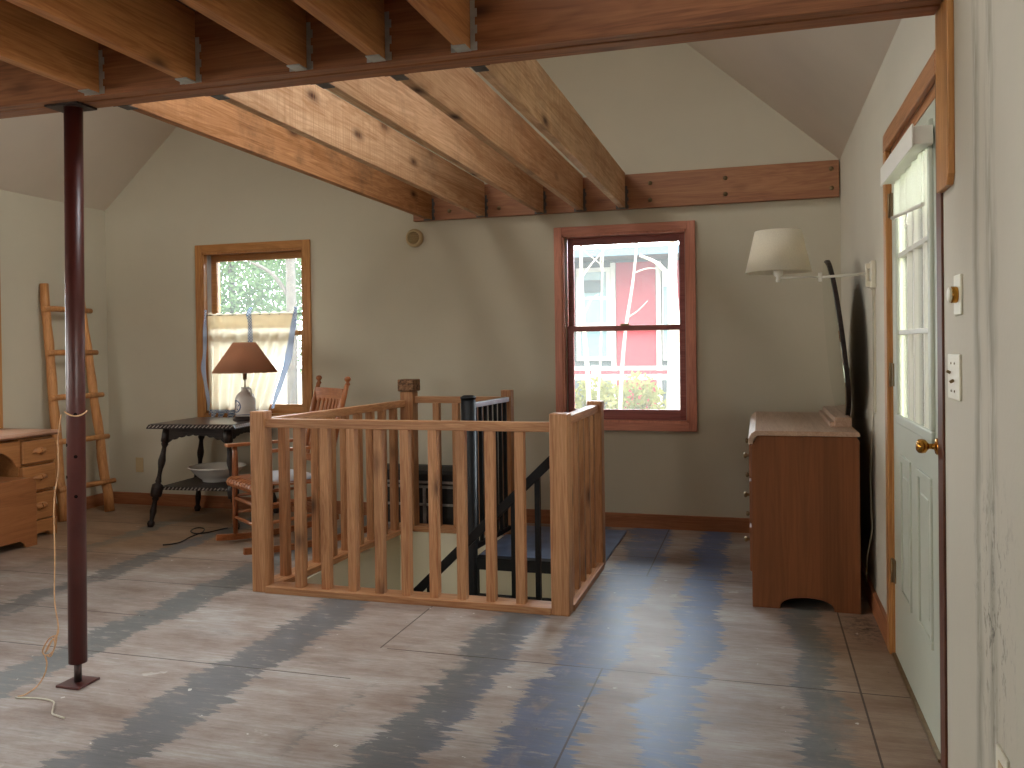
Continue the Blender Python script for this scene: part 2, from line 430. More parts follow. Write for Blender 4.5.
def leafmat(name, a, b):
    t = NT(name)
    v, r, ob = t.coords((1, 1, 1), False)
    n = t.noise(v, 3, 4)
    col = t.ramp(n, [(.3, lin(a)), (.7, lin(b))])
    d = t.n('ShaderNodeBsdfDiffuse'); tl = t.n('ShaderNodeBsdfTranslucent')
    t.l(col, d.inputs[0]); t.l(col, tl.inputs[0])
    m = t.n('ShaderNodeMixShader'); m.inputs[0].default_value = .5
    t.l(d.outputs[0], m.inputs[1]); t.l(tl.outputs[0], m.inputs[2])
    t.l(m.outputs[0], t.out.inputs[0])
    return t.m
MT['leaf'] = leafmat('tree leaves', '#3f5a38', '#6f8a63')
MT['leaf2'] = leafmat('shrub leaves', '#555c36', '#84845a')
MT['bark_pale'] = plain('pale bark', '#a09b93', .9, 0, .2, .15, 12)
MT['bark'] = plain('grey bark', '#4d4a46', .9, 0, .2, .25, 14)
MT['house_red'] = plain('red siding', '#83343f', .7, 0, .3, .06, 3)
MT['house_grey'] = plain('grey siding', '#4d585d', .7, 0, .3, .06, 3)
MT['house_blue'] = plain('blue grey fascia', '#4f6675', .7, 0, .3, .05, 3)
MT['pale_glass'] = plain('neighbour window panes', '#66808a', .15, 0, .6, .1, 4)
MT['house_white'] = plain('weathered white trim', '#a3a6a6', .6, 0, .3, .06, 4)
MT['ground'] = plain('dry ground', '#6f6a5c', .9, 0, .2, .2, 4)

# ------------------------------------------------------------------ mesh builder
class MB:
    def __init__(s): s.bm = bmesh.new()
    def face(s, pts):
        vs = [s.bm.verts.new(p) for p in pts]
        s.bm.faces.new(vs)
    def box(s, x0, x1, y0, y1, z0, z1, m=None):
        P = [(x, y, z) for x in (x0, x1) for y in (y0, y1) for z in (z0, z1)]
        if m: P = [tuple(m @ Vector(p)) for p in P]
        v = [s.bm.verts.new(p) for p in P]
        for q in ((0, 1, 3, 2), (4, 6, 7, 5), (0, 4, 5, 1), (2, 3, 7, 6), (0, 2, 6, 4), (1, 5, 7, 3)):
            s.bm.faces.new([v[i] for i in q])
        return s
    def bar(s, a, b, w, h, up=(0, 0, 1)):
        a, b = Vector(a), Vector(b); d = (b-a); L = d.length; d.normalize()
        u = Vector(up); sd = d.cross(u)
        if sd.length < 1e-4: sd = d.cross(Vector((0, 1, 0)))
        sd.normalize(); u = sd.cross(d)
        m = Matrix(((d.x, sd.x, u.x, a.x), (d.y, sd.y, u.y, a.y), (d.z, sd.z, u.z, a.z), (0, 0, 0, 1)))
        return s.box(0, L, -w/2, w/2, -h/2, h/2, m)
    def tube(s, pts, r, n=10, caps=True, closed=False):
        pts = [Vector(p) for p in pts]
        rs = r if isinstance(r, (list, tuple)) else [r]*len(pts)
        rings = []; prev = None
        N = len(pts)
        for i, p in enumerate(pts):
            if closed: d = pts[(i+1) % N]-pts[i-1]
            else: d = pts[min(i+1, N-1)]-pts[max(i-1, 0)]
            d.normalize()
            if prev is None:
                a = Vector((0, 0, 1)) if abs(d.z) < .9 else Vector((1, 0, 0))
                u = d.cross(a).normalized()
            else:
                u = (prev-d*prev.dot(d)).normalized()
            prev = u; v = d.cross(u)
            rings.append([s.bm.verts.new(p+(u*math.cos(2*PI*k/n)+v*math.sin(2*PI*k/n))*rs[i]) for k in range(n)])
        pr = list(zip(rings, rings[1:])) + ([(rings[-1], rings[0])] if closed else [])
        for a, b in pr:
            for k in range(n):
                s.bm.faces.new((a[k], a[(k+1) % n], b[(k+1) % n], b[k])).smooth = True
        if caps and not closed:
            s.bm.faces.new(rings[0][::-1]); s.bm.faces.new(rings[-1])
        return s
    def lathe(s, prof, n=28, m=None, smooth=True, wob=None):
        rings = []
        for (r, z) in prof:
            ring = []
            for k in range(n):
                a = 2*PI*k/n
                rr = r*(1+(wob(a) if wob else 0))
                p = Vector((rr*math.cos(a), rr*math.sin(a), z))
                ring.append(s.bm.verts.new(m @ p if m else p))
            rings.append(ring)
        for a, b in zip(rings, rings[1:]):
            for k in range(n):
                s.bm.faces.new((a[k], a[(k+1) % n], b[(k+1) % n], b[k])).smooth = smooth
        if prof[0][0] > 1e-4: s.bm.faces.new(rings[0][::-1])
        if prof[-1][0] > 1e-4: s.bm.faces.new(rings[-1])
        return s
    def shell(s, prof, n=28, m=None, wob=None):
        # closed-profile lathe (a ring): last profile point joins the first
        rings = []
        for (r, z) in prof:
            ring = []
            for k in range(n):
                a = 2*PI*k/n
                rr = r*(1+(wob(a) if wob else 0))
                p = Vector((rr*math.cos(a), rr*math.sin(a), z))
                ring.append(s.bm.verts.new(m @ p if m else p))
            rings.append(ring)
        for a, b in zip(rings, rings[1:]+rings[:1]):
            for k in range(n):
                s.bm.faces.new((a[k], a[(k+1) % n], b[(k+1) % n], b[k])).smooth = True
        return s
    def prism(s, poly, axis, a, b, m=None):
        # poly: list of 2d points in the plane normal to axis, extruded from a to b
        def P(p, t):
            q = {'x': (t, p[0], p[1]), 'y': (p[0], t, p[1]), 'z': (p[0], p[1], t)}[axis]
            return m @ Vector(q) if m else Vector(q)
        A = [s.bm.verts.new(P(p, a)) for p in poly]
        B = [s.bm.verts.new(P(p, b)) for p in poly]
        s.bm.faces.new(A[::-1]); s.bm.faces.new(B)
        n = len(poly)
        for i in range(n):
            s.bm.faces.new((A[i], A[(i+1) % n], B[(i+1) % n], B[i]))
        return s
    def build(s, name, mat, parent=None, world=True, bevel=0, seg=2):
        bmesh.ops.recalc_face_normals(s.bm, faces=s.bm.faces)
        if parent is not None and world:
            r = parent
            while r.parent: r = r.parent
            bmesh.ops.translate(s.bm, verts=s.bm.verts, vec=-Vector(r.location))
        me = bpy.data.meshes.new(name)
        s.bm.to_mesh(me); s.bm.free()
        me.materials.append(MT[mat] if isinstance(mat, str) else mat)
        o = bpy.data.objects.new(name, me)
        COL.objects.link(o)
        if parent is not None: o.parent = parent
        if bevel:
            b = o.modifiers.new('edge', 'BEVEL'); b.width = bevel; b.segments = seg
            b.limit_method = 'ANGLE'; b.angle_limit = math.radians(40)
        return o

def tag(o, label=None, cat=None, group=None, kind=None):
    if label: o['label'] = label
    if cat: o['category'] = cat
    if group: o['group'] = group
    if kind: o['kind'] = kind
    return o
def thing(name, loc, label, cat, rz=0, group=None, kind=None):
    o = bpy.data.objects.new(name, None); COL.objects.link(o)
    o.empty_display_size = .1
    o.location = loc; o.rotation_euler = (0, 0, rz)
    return tag(o, label, cat, group, kind)
def struct(o, label=None): 
    o['kind'] = 'structure'
    if label: o['label'] = label
    return o
def B(*a): return MB().box(*a)

# ================================================================== ROOM SHELL
XL, XR, YB, YF = -5.18, .51, 5.805, -2.4
EAVE, RIDGE = 2.42, 4.95
XM = (XL+XR)/2
LOW = -2.75
T = .18

def wall_cells(mb, u0, u1, z0, z1, holes, put):
    us = sorted({u0, u1, *[h[0] for h in holes], *[h[1] for h in holes]})
    zs = sorted({z0, z1, *[h[2] for h in holes], *[h[3] for h in holes]})
    for a, b in zip(us, us[1:]):
        for c, d in zip(zs, zs[1:]):
            um, zm = (a+b)/2, (c+d)/2
            if any(h[0] < um < h[1] and h[2] < zm < h[3] for h in holes): continue
            put(a, b, c, d)

WIN_L = (-4.245, -3.345, .74, 2.03)
WIN_R = (-1.315, -.455, .72, 2.025)
DOOR = (2.745, 3.66, 0.0, 2.012)
m = MB()
wall_cells(m, XL-T, XR+T, LOW, EAVE, [WIN_L, WIN_R], lambda a, b, c, d: m.box(a, b, YB, YB+T, c, d))
m.prism([(XL-T, EAVE), (XR+T, EAVE), (XM, RIDGE+.16)], 'y', YB, YB+T)
struct(m.build('wall_back', 'wall'), 'cream gable wall with the two windows')

RWIN = (-1.6, 1.0, .5, 2.2)
m = MB()
wall_cells(m, YF, YB, LOW, EAVE, [DOOR, RWIN], lambda a, b, c, d: m.box(XR, XR+T, a, b, c, d))
struct(m.build('wall_right', 'wall_stain'), 'cream wall with the door, water stained near the camera')

LWIN = (3.80, 4.705, .74, 2.025)
LWIN2 = (-.4, 1.9, .85, 2.0)
m = MB()
wall_cells(m, YF, YB, LOW, EAVE, [LWIN, LWIN2], lambda a, b, c, d: m.box(XL-T, XL, a, b, c, d))
struct(m.build('wall_left', 'wall'), 'cream low wall behind the ladder and desk')

FWIN1 = (-4.4, -3.2, .8, 2.1)  # unseen opening behind the camera, added for fill light
FGAB = (-3.4, -1.27, 2.62, 3.95)  # unseen gable opening, added to light the upper walls and ceiling
FLOW = (-4.2, -.6, -2.3, -.5)
m = MB()
wall_cells(m, XL-T, XR+T, LOW, EAVE, [FWIN1, FLOW], lambda a, b, c, d: m.box(a, b, YF-T, YF, c, d))
g0, g1, g2, g3 = FGAB
kk = (RIDGE+.16-EAVE)/(XM-XL+T)
gz = lambda x: EAVE+kk*(min(x-XL+T, XR+T-x))
for poly in ([(XL-T, EAVE), (g0, EAVE), (g0, gz(g0))], [(g1, EAVE), (XR+T, EAVE), (g1, gz(g1))], [(g0, EAVE), (g1, EAVE), (g1, g2), (g0, g2)], [(g0, g3), (g1, g3), (g1, gz(g1)), (XM, RIDGE+.16), (g0, gz(g0))]):
    m.prism(poly, 'y', YF-T, YF)
struct(m.build('wall_front', 'wall'))

m = MB()
k = (RIDGE-EAVE)/(XM-XL)
zc_ = lambda x: EAVE+k*(x-XL if x < XM else XR-x)
SKY_L = (-3.3, -2.55, 2.65, 4.1)  # unseen roof openings on both slopes, added to bring more light into the room
SKY_R = (-1.8, -.7, 2.7, 3.8)
for x0, x1, H in ((XL, XM, SKY_L), (XM, XR, SKY_R)):
    xs = [x0, H[0], H[1], x1]; ys = [YF, H[2], H[3], YB]
    for i in range(3):
        for j in range(3):
            if i == 1 and j == 1: continue
            a_, b_ = xs[i], xs[i+1]
            m.prism([(a_, zc_(a_)), (b_, zc_(b_)), (b_, zc_(b_)+.16), (a_, zc_(a_)+.16)], 'y', ys[j], ys[j+1])
m.prism([(XL, EAVE), (XL, EAVE+.16), (XL-T, EAVE+.16-T*k), (XL-T, EAVE-.02)], 'y', YF, YB)
m.prism([(XR, EAVE), (XR, EAVE+.16), (XR+T, EAVE+.16-T*k), (XR+T, EAVE-.02)], 'y', YF, YB)
struct(m.build('ceiling', 'ceil'), 'sloping plaster ceiling rising from both side walls')

def skylight(name, H, label):
    x0, x1, y0, y1 = H
    xc, yc = (x0+x1)/2, (y0+y1)/2
    sg = 1 if xc < XM else -1
    ang = -sg*math.atan(k)
    L = (x1-x0)*math.hypot(1, k)
    M_ = Matrix.Translation((xc, yc, zc_(xc))) @ Matrix.Rotation(ang, 4, 'Y')
    root = thing(name, (xc, yc, zc_(xc)), label, None, kind='structure')
    f = MB(); w_, h_ = L/2, (y1-y0)/2
    for (a_, b_, c, d) in ((-w_, w_, -h_, -h_+.03), (-w_, w_, h_-.03, h_), (-w_, -w_+.03, -h_+.03, h_-.03), (w_-.03, w_, -h_+.03, h_-.03)):
        f.box(a_, b_, c, d, 0, .15, M_)
    f.build('fill_skylight_frame', 'white_paint', root)
    MB().box(-w_+.025, w_-.025, -h_+.025, h_-.025, .10, .106, M_).build('glass_pane', 'glass_clean', root)
    pm = M_ @ Matrix.Translation((0, 0, .2))
    portal('portal_'+name, pm.translation, pm.to_euler(), L, y1-y0)
skylight('fill_skylight_8', SKY_L, 'unseen skylight added high in the left roof slope for fill light')
skylight('fill_skylight_9', SKY_R, 'unseen skylight added high in the right roof slope for fill light')

# floor with the stair hole
HX0, HX1, HY0, HY1 = -2.39, -.94, 3.90, 5.36
m = MB()
m.box(XL, HX0, YF, YB, -.24, 0); m.box(HX1, XR, YF, YB, -.24, 0)
m.box(HX0, HX1, YF, HY0, -.24, 0); m.box(HX0, HX1, HY1, YB, -.24, 0)
m.box(XR, XR+T, DOOR[0], DOOR[1], -.24, 0)
struct(m.build('floor', 'floor'), 'worn plywood subfloor with grey stripes, the right ones tinted with painted sky reflection')
m = B(XL, XR, YF, YB, LOW-.1, LOW)
struct(m.build('floor', 'concrete'), 'lower storey floor')
# stairwell walls under the floor
m = MB()
m.box(HX0, HX0+.012, HY0, HY1, LOW, -.001); m.box(HX0+.012, HX1-.012, HY1-.012, HY1, LOW, -.001); m.box(HX1-.012, HX1, HY0, HY1, LOW, -.001)
struct(m.build('wall_stairwell', 'shaft'), 'cream plaster stairwell below the railing')

# baseboards
def baseb(name, mb, mat, lab): struct(mb.build(name, mat, bevel=.003), lab)
baseb('baseboard_back', B(XL, XR, YB-.018, YB, 0, .098), 'base_x', 'brown wooden baseboard along the back wall')
baseb('baseboard_left', B(XL, XL+.018, YF, YB-.018, 0, .098), 'base_y', 'brown wooden baseboard along the left wall')
baseb('baseboard_right', B(XR-.018, XR, 3.73, YB-.018, 0, .098), 'base_y', 'brown wooden baseboard beside the door')
baseb('baseboard_right', B(XR-.018, XR, YF, 2.42, 0, .098), 'base_y', 'brown wooden baseboard nearest the camera')

# ================================================================== WINDOWS
def dh_window(name, hole, face, axis, casing_w, cmat, smat, label, sign=1, bottom_casing=True, glass='glass', meet=.5):
    """double hung window in a hole (u0,u1,z0,z1); face = inner wall plane, sign = outward direction along depth"""
    u0, u1, z0, z1 = hole
    ctr = (u0+u1)/2
    def bx(mb, a, b, d0, d1, c, d):
        p, q = sorted((face+sign*d0, face+sign*d1))
        return mb.box(a, b, p, q, c, d) if axis == 'x' else mb.box(p, q, a, b, c, d)
    loc = (ctr, face, z0) if axis == 'x' else (face, ctr, z0)
    root = thing(name, loc, label, None, kind='structure')
    cw = casing_w
    cx, cz = cmat
    for (a, b, c, d, mt) in ((u0-cw, u0, z0-cw, z1+cw, cz), (u1, u1+cw, z0-cw, z1+cw, cz), (u0, u1, z1, z1+cw, cx), (u0, u1, z0-cw, z0, cx)):
        bx(MB(), a, b, -.02, 0.0, c, d).build('casing', mt, root, bevel=.004)
    j = MB()
    bx(j, u0, u0+.014, -.012, T+.02, z0, z1); bx(j, u1-.014, u1, -.012, T+.02, z0, z1)
    bx(j, u0, u1, -.012, T+.02, z1-.014, z1); bx(j, u0, u1, -.012, T+.04, z0, z0+.016)
    j.build('jamb', cz, root)
    v = MB()
    bx(v, u0+.014, u0+.019, .03, .075, z0+.016, z1-.014); bx(v, u1-.019, u1-.014, .03, .075, z0+.016, z1-.014)
    v.build('jamb_liner', 'grey_board', root)
    zm = z0+(z1-z0)*meet
    st = .042
    def sash(nm, a, b, c, d, dep, bot, top):
        f = MB()
        bx(f, a, a+st, dep, dep+.035, c, d); bx(f, b-st, b, dep, dep+.035, c, d)
        bx(f, a+st, b-st, dep, dep+.035, c, c+bot); bx(f, a+st, b-st, dep, dep+.035, d-top, d)
        s = f.build(nm, smat, root, bevel=.003)
        bx(MB(), a+st-.005, b-st+.005, dep+.015, dep+.019, c+bot-.005, d-top+.005).build('glass_pane', glass, s)
        return s
    a, b = u0+.02, u1-.02
    sash('upper_sash', a, b, zm-.02, z1-.014, .085, .036, .05)
    lo = sash('lower_sash', a, b, z0+.016, zm+.016, .048, .07, .036)
    bx(MB(), ctr-.03, ctr+.03, .03, .05, zm+.014, zm+.028).build('sash_lock', 'antique', lo)
    return root
dh_window('window_1', WIN_L, YB, 'x', .062, ('case_gold_x', 'case_gold_z'), 'case_gold_x', 'golden wood window with the half curtain on the back wall')
dh_window('window_2', WIN_R, YB, 'x', .055, ('case_red_x', 'case_red_z'), 'sash', 'reddish double hung window showing the red building outside')
dh_window('window_3', LWIN, XL, 'y', .062, ('case_gold_z', 'case_gold_z'), 'case_gold_z', 'window on the left wall, only its golden casing edge showing', -1)
dh_window('fill_window_4', FWIN1, YF, 'x', .062, ('case_gold_x', 'case_gold_z'), 'case_gold_x', 'unseen front window behind the camera on the left, added for fill light', -1, glass='glass_clean')
dh_window('window_5', LWIN2, XL, 'y', .062, ('case_gold_z', 'case_gold_z'), 'case_gold_z', 'wide window on the left wall, out of frame', -1, glass='glass_clean')
dh_window('window_6', RWIN, XR, 'y', .062, ('case_gold_z', 'case_gold_z'), 'case_gold_z', 'side window on the right wall beside the camera', 1, glass='glass_clean')

dh_window('fill_window_7', FGAB, YF, 'x', .062, ('case_gold_x', 'case_gold_z'), 'case_gold_x', 'unseen gable window behind the camera, added to light the upper room', -1, glass='glass_clean')

def winportal(name, hole, axis, plane, rot):
    u0, u1, z0, z1 = hole
    c = ((u0+u1)/2, plane, (z0+z1)/2) if axis == 'x' else (plane, (u0+u1)/2, (z0+z1)/2)
    portal(name, c, rot, u1-u0, z1-z0)
RX = math.radians(90)
winportal('portal_back_left', WIN_L, 'x', YB+T+.05, (-RX, 0, 0))
winportal('portal_back_right', WIN_R, 'x', YB+T+.05, (-RX, 0, 0))
winportal('portal_front_left', FWIN1, 'x', YF-T-.05, (RX, 0, 0))
winportal('portal_left_wide', LWIN2, 'y', XL-T-.05, (0, -RX, 0))
winportal('portal_front_gable', FGAB, 'x', YF-T-.05, (RX, 0, 0))
winportal('portal_lower', FLOW, 'x', YF-T-.05, (RX, 0, 0))
winportal('portal_left', LWIN, 'y', XL-T-.05, (0, -RX, 0))
winportal('portal_right', RWIN, 'y', XR+T+.05, (0, RX, 0))
winportal('portal_door', (2.84, 3.5, .97, 1.85), 'y', XR+T+.05, (0, RX, 0))

# ================================================================== DOOR
dr = thing('door_1', (XR, 3.2, 0), 'pale grey half glass door with white blind and brass knob', None, kind='structure')
DX = .512
m = MB()
L0, L1, G0, G1 = 2.752, 3.655, .965, 1.90     # slab and lite
wall_cells(m, L0, L1, .012, 1.975, [(2.84, 3.51, G0, G1)], lambda a, b, c, d: m.box(DX, DX+.042, a, b, c, d))
slab = m.build('door_slab', 'door_paint', dr)
m = MB()
for (a, b, c, d) in ((2.82, 3.53, G0-.025, G0+.01), (2.82, 3.53, G1-.01, G1+.025), (2.82, 2.86, G0+.01, G1-.01), (3.49, 3.53, G0+.01, G1-.01)):
    m.box(DX-.012, DX+.004, a, b, c, d)
m.build('lite_frame', 'door_paint', dr, bevel=.005)
m = MB()
for y in (3.29, 3.17, 2.985): m.box(DX-.002, DX+.03, y-.009, y+.009, G0, G1)
for z in (1.285, 1.575): m.box(DX-.002, DX+.03, 2.85, 3.5, z-.009, z+.009)
m.build('muntins', 'white_paint', dr, bevel=.003)
MB().box(DX+.012, DX+.016, 2.85, 3.5, G0, G1).build('glass_pane', 'glass', dr)
for (a, b) in ((2.875, 3.115), (3.255, 3.475)):
    m = MB()
    for (c, d, e, f) in ((a, b, .29, .315), (a, b, .80, .825), (a, a+.025, .315, .80), (b-.025, b, .315, .80)):
        m.box(DX-.007, DX+.002, c, d, e, f)
    m.box(DX-.004, DX+.002, a+.05, b-.05, .365, .75)
    m.build('raised_panel', 'door_paint', dr, bevel=.004)
# casing and jambs
MB().box(XR-.02, XR, 3.66, 3.727, 0, 2.012).build('casing', 'case_gold_z', dr, bevel=.004)
MB().box(XR-.007, XR, 2.668, 2.738, 0, 2.012).build('casing', 'case_shaded', dr, bevel=.002)
MB().box(XR-.02, XR, 2.672, 3.727, 2.012, 2.085).build('casing', 'case_y', dr, bevel=.004)
m = MB(); m.box(XR-.004, XR+T, 3.655, 3.672, 0, 1.99); m.build('door_jamb', 'case_gold_z', dr)
m = MB(); m.box(XR-.002, XR+T, 2.738, 2.747, 0, 1.99); m.box(XR, XR+T, 2.747, 3.655, 1.976, 2.012); m.build('door_jamb', 'case_y', dr)
MB().box(XR-.012, XR+T, 2.747, 3.655, 0, .012).build('threshold', 'antique', dr, bevel=.003)
for z in (1.79, 1.12, .34):
    m = MB(); m.box(DX-.006, DX+.001, 3.622, 3.668, z-.045, z+.045)
    m.tube([(DX-.009, 3.657, z-.048), (DX-.009, 3.657, z+.048)], .0055, 8)
    m.build('hinge', 'antique', dr)
kn = MB().lathe([(0.0, 0), (.032, 0), (.033, .004), (.028, .008), (.012, .011), (.0105, .03), (.016, .036), (.026, .044), (.0285, .056), (.026, .068), (.017, .075), (0, .0765)], 24,
    Matrix.Translation((DX, 2.79, .935)) @ Matrix.Rotation(-RX, 4, 'Y') @ Matrix.Scale(.78, 4)).build('door_knob', 'brass', dr)
# roller blind on the door
bl = MB().box(.452, .508, 2.79, 3.46, 1.842, 1.898)
bl.box(.447, .453, 2.785, 3.465, 1.835, 1.905)
bh = bl.build('blind_headrail', 'white_paint', dr, bevel=.004)
m = MB()
N = 26
for i in range(N):
    y0 = 2.86+.62*i/N; y1 = 2.86+.62*(i+1)/N
    d0 = .004*math.sin(i*1.3); d1 = .004*math.sin((i+1)*1.3)
    sag = lambda y: 1.672+.045*(y-2.86)/.62+.008*math.sin(y*23)
    m.face([(.494+d0, y0, 1.845), (.494+d1, y1, 1.845), (.492+d1, y1, sag(y1)), (.492+d0, y0, sag(y0))])
bs = m.build('blind_fabric', 'blind', dr)
sm_ = bs.modifiers.new('t', 'SOLIDIFY'); sm_.thickness = .002
m = MB(); m.tube([(.489, 2.86, 1.672), (.489, 3.48, 1.717)], .007, 8)
m.tube([(.486, 3.12, 1.688), (.482, 3.12, 1.66), (.478, 3.12, 1.648), (.482, 3.12, 1.638), (.486, 3.12, 1.648)], .003, 6)
m.build('blind_hem', 'white_paint', dr)

# ================================================================== BEAM, JOISTS, LOFT DECK
JZ = 2.178
bt = thing('ceiling_beam', (-2.3, 2.605, JZ), 'long reddish brown timber beam crossing the room, carried by the red post', 'beam')
m = MB()
m.box(XL, .490, 2.522, 2.558, JZ-.004, 2.46); m.box(XL, .490, 2.5605, 2.582, JZ, 2.455); m.box(XL, .490, 2.5845, 2.622, JZ-.003, 2.46); m.box(XL, .490, 2.6245, 2.665, JZ, 2.46)
m.build('beam_plies', 'beam', bt, bevel=.002)
lg = thing('ledger_board', (-.95, 5.78, JZ), 'cedar ledger board bolted to the back wall under the joist ends', 'ledger board')
B(-2.417, .502, 5.762, YB, JZ, 2.412).build('board', 'ledger', lg, bevel=.003)
for (bx_, bz) in ((.455, 2.358), (.457, 2.235), (-.2, 2.343), (-.2, 2.238), (-.692, 2.343), (-.694, 2.23), (-2.135, 2.238), (-1.759, 2.237)):
    MB().lathe([(0, .007), (.006, .007), (.009, .004), (.009, .002), (.015, .002), (.015, 0)], 12, Matrix.Translation((bx_, 5.762, bz)) @ Matrix.Rotation(RX, 4, 'X')).build('bolt', 'antique', lg)

def joist(x, y0, y1, mat, label, group, hy, hdir, both=None):
    """a board on edge with the sheet-metal hanger(s) it sits in; hy = face it meets, hdir = side of the face"""
    t = thing('floor_joist', (x, (y0+y1)/2, JZ), label, 'joist', group=group)
    B(x-.021, x+.021, y0, y1, JZ+.004, 2.424).build('board', mat, t, bevel=.003)
    for (fy, d) in hy:
        m = MB()
        a, b = sorted((fy, fy+d*.055))
        m.box(x-.023, x+.023, a, b, JZ-.001, JZ+.003)
        for s in (-1, 1):
            a2, b2 = sorted((fy+d*.0005, fy+d*.0025))
            zz = JZ
            for i in range(6):      # scalloped nailing flange
                wd = .022 if i % 2 == 0 else .015
                p, q = sorted((x+s*.0215, x+s*(.0215+wd)))
                m.box(p, q, a2, b2, zz+.026*i, zz+.026*(i+1))
        m.build('joist_hanger', 'galv' if d == -1 and fy < 3 else 'galv_dark', t)
    return t
JX = [-2.29, -1.885, -1.455, -1.172, -.882]
nearlab = ['amber joist in front of the beam, leftmost, beside the red post top', 'amber joist in front of the beam, second from the left', 'amber joist in front of the beam, middle of the five',
           'amber joist in front of the beam, fourth from the left', 'amber joist in front of the beam, rightmost, with its scalloped hanger in full view']
farlab = ['brown joist behind the beam, leftmost, alone at the edge of the open gable', 'speckled grimy joist behind the beam, second from the left', 'pale rough sawn joist behind the beam, middle of the five',
          'knotty pale joist behind the beam, fourth from the left', 'joist behind the beam, rightmost, beside the bare plaster gable']
fm = ['joist_dark', 'joist_far', 'joist_far', 'joist_far', 'joist_far']
for i, x in enumerate(JX):
    joist(x+.005, YF, 2.5215, 'joist_near', nearlab[i], 'loft joists in front of the beam', [(2.5215, -1)], -1)
    joist(x, 2.6655, 5.7615, fm[i], farlab[i], 'loft joists behind the beam', [(2.6655, 1), (5.7615, -1)], 1)
m = MB()
x = -3.2
yy = YF
while yy < 2.51:
    m.box(-3.2, -.83, yy, min(yy+.1385, 2.521), 2.4245, 2.448); yy += .14
struct(m.build('loft_deck', 'deck'), 'dark loft floor boards over the near joists')

# board hanging on the right wall under the beam end
m = MB()
m.prism([(2.515, 1.70), (2.535, 1.672), (2.67, 1.672), (2.67, 2.75), (2.515, 2.75)], 'x', .492, XR)
struct(m.build('trim_1', 'case_gold_z', bevel=.003), 'vertical brown board on the right wall at the beam end')

# ================================================================== RED SUPPORT POST
px, py = -2.466, 2.6
pp = thing('support_post', (px, py, 0), 'dark red steel pipe column standing under the beam', 'post')
MB().tube([(px-.015, py, .082), (px+.011, py, JZ-.0125)], .033, 24).build('pipe', 'steel_red', pp)
MB().tube([(px-.016, py, .009), (px-.015, py, .084)], .0135, 14).build('screw_jack', 'rust', pp)
B(px-.068, px+.036, py-.055, py+.055, 0, .009).build('base_plate', 'steel_red', pp, bevel=.002)
B(px-.075, px+.075, py-.05, py+.05, JZ-.0125, JZ-.0045).build('top_plate', 'rust', pp, bevel=.001)
for (hx, z) in ((.7, .862), (-.55, .785), (.7, .713), (-.5, .905), (.7, 1.02)):
    dx, dy = math.sin(hx), -math.cos(hx)
    a = Vector((px-.016+.0124*z+dx*.030, py+dy*.030, z)); b_ = Vector((px-.016+.0124*z+dx*.0338, py+dy*.0338, z))
    MB().tube([a, b_], .0065, 12).build('pin_hole', 'dark_hole', pp)

# wire tied round the post
m = MB()
ring = [(px-.003+.0375*math.cos(a), py+.0375*math.sin(a), 1.022+.008*math.sin(a*2)) for a in [2*PI*i/20 for i in range(20)]]
m.tube(ring, .0028, 6, closed=True)
hang = [(-2.512, 2.575, 1.02), (-2.515, 2.56, .93), (-2.512, 2.556, .81), (-2.528, 2.55, .70), (-2.53, 2.55, .5), (-2.533, 2.548, .33), (-2.519, 2.548, .24), (-2.52, 2.546, .2), (-2.548, 2.54, .172), (-2.566, 2.535, .135),
        (-2.55, 2.53, .15), (-2.525, 2.53, .19), (-2.518, 2.53, .165), (-2.535, 2.528, .125), (-2.558, 2.525, .128), (-2.548, 2.522, .1), (-2.552, 2.515, .06), (-2.565, 2.495, .025), (-2.585, 2.462, .004), (-2.6, 2.44, .003)]
def smooth(pts, n=5):
    P = [Vector(p) for p in pts]; out = []
    for i in range(len(P)-1):
        p0, p1, p2, p3 = P[max(i-1, 0)], P[i], P[i+1], P[min(i+2, len(P)-1)]
        for k in range(n):
            t = k/n
            out.append(.5*((2*p1)+(p2-p0)*t+(2*p0-5*p1+4*p2-p3)*t*t+(3*p1-p0-3*p2+p3)*t**3))
    out.append(P[-1]); return out
m.tube(smooth(hang), .0025, 6)
m.tube(smooth([(-2.52, 2.54, .2), (-2.55, 2.535, .185), (-2.575, 2.53, .14), (-2.555, 2.53, .125), (-2.53, 2.54, .15), (-2.522, 2.55, .22)]), .0025, 6)
tag(m.build('tied_wire', 'rope'), 'tan wire tied round the red post and dangling to the floor in a knot', 'wire')
m = MB().tube(smooth([(-2.60, 2.43, .003), (-2.52, 2.445, .003), (-2.44, 2.438, .003), (-2.40, 2.40, .003), (-2.36, 2.355, .003), (-2.33, 2.345, .003), (-2.29, 2.335, .003)]), .003, 6)
tag(m.build('string', 'cord_white'), 'short pale string lying on the floor below the red post', 'string')

# ================================================================== STAIR RAILING
RZ = .895
ra = thing('stair_railing', (-1.69, 4.6, 0), 'pine railing with square balusters around the open stairwell', 'railing')
# posts
def post(x0, x1, y0, y1, z, **kw): return B(x0, x1, y0, y1, 0, z).build('post', 'rail_z', ra, bevel=.006)
post(-2.53, -2.448, 3.82, 3.902, .935)
post(-.938, -.85, 3.815, 3.905, .938)
post(-.936, -.852, 4.705, 4.79, .938)
post(-1.645, -1.575, 5.365, 5.44, .965)
rp = post(-2.36, -2.265, 5.345, 5.44, .955)
cv = B(-2.372, -2.252, 5.335, 5.455, .957, 1.038).build('carved_capital', 'carved', rp, bevel=.006)
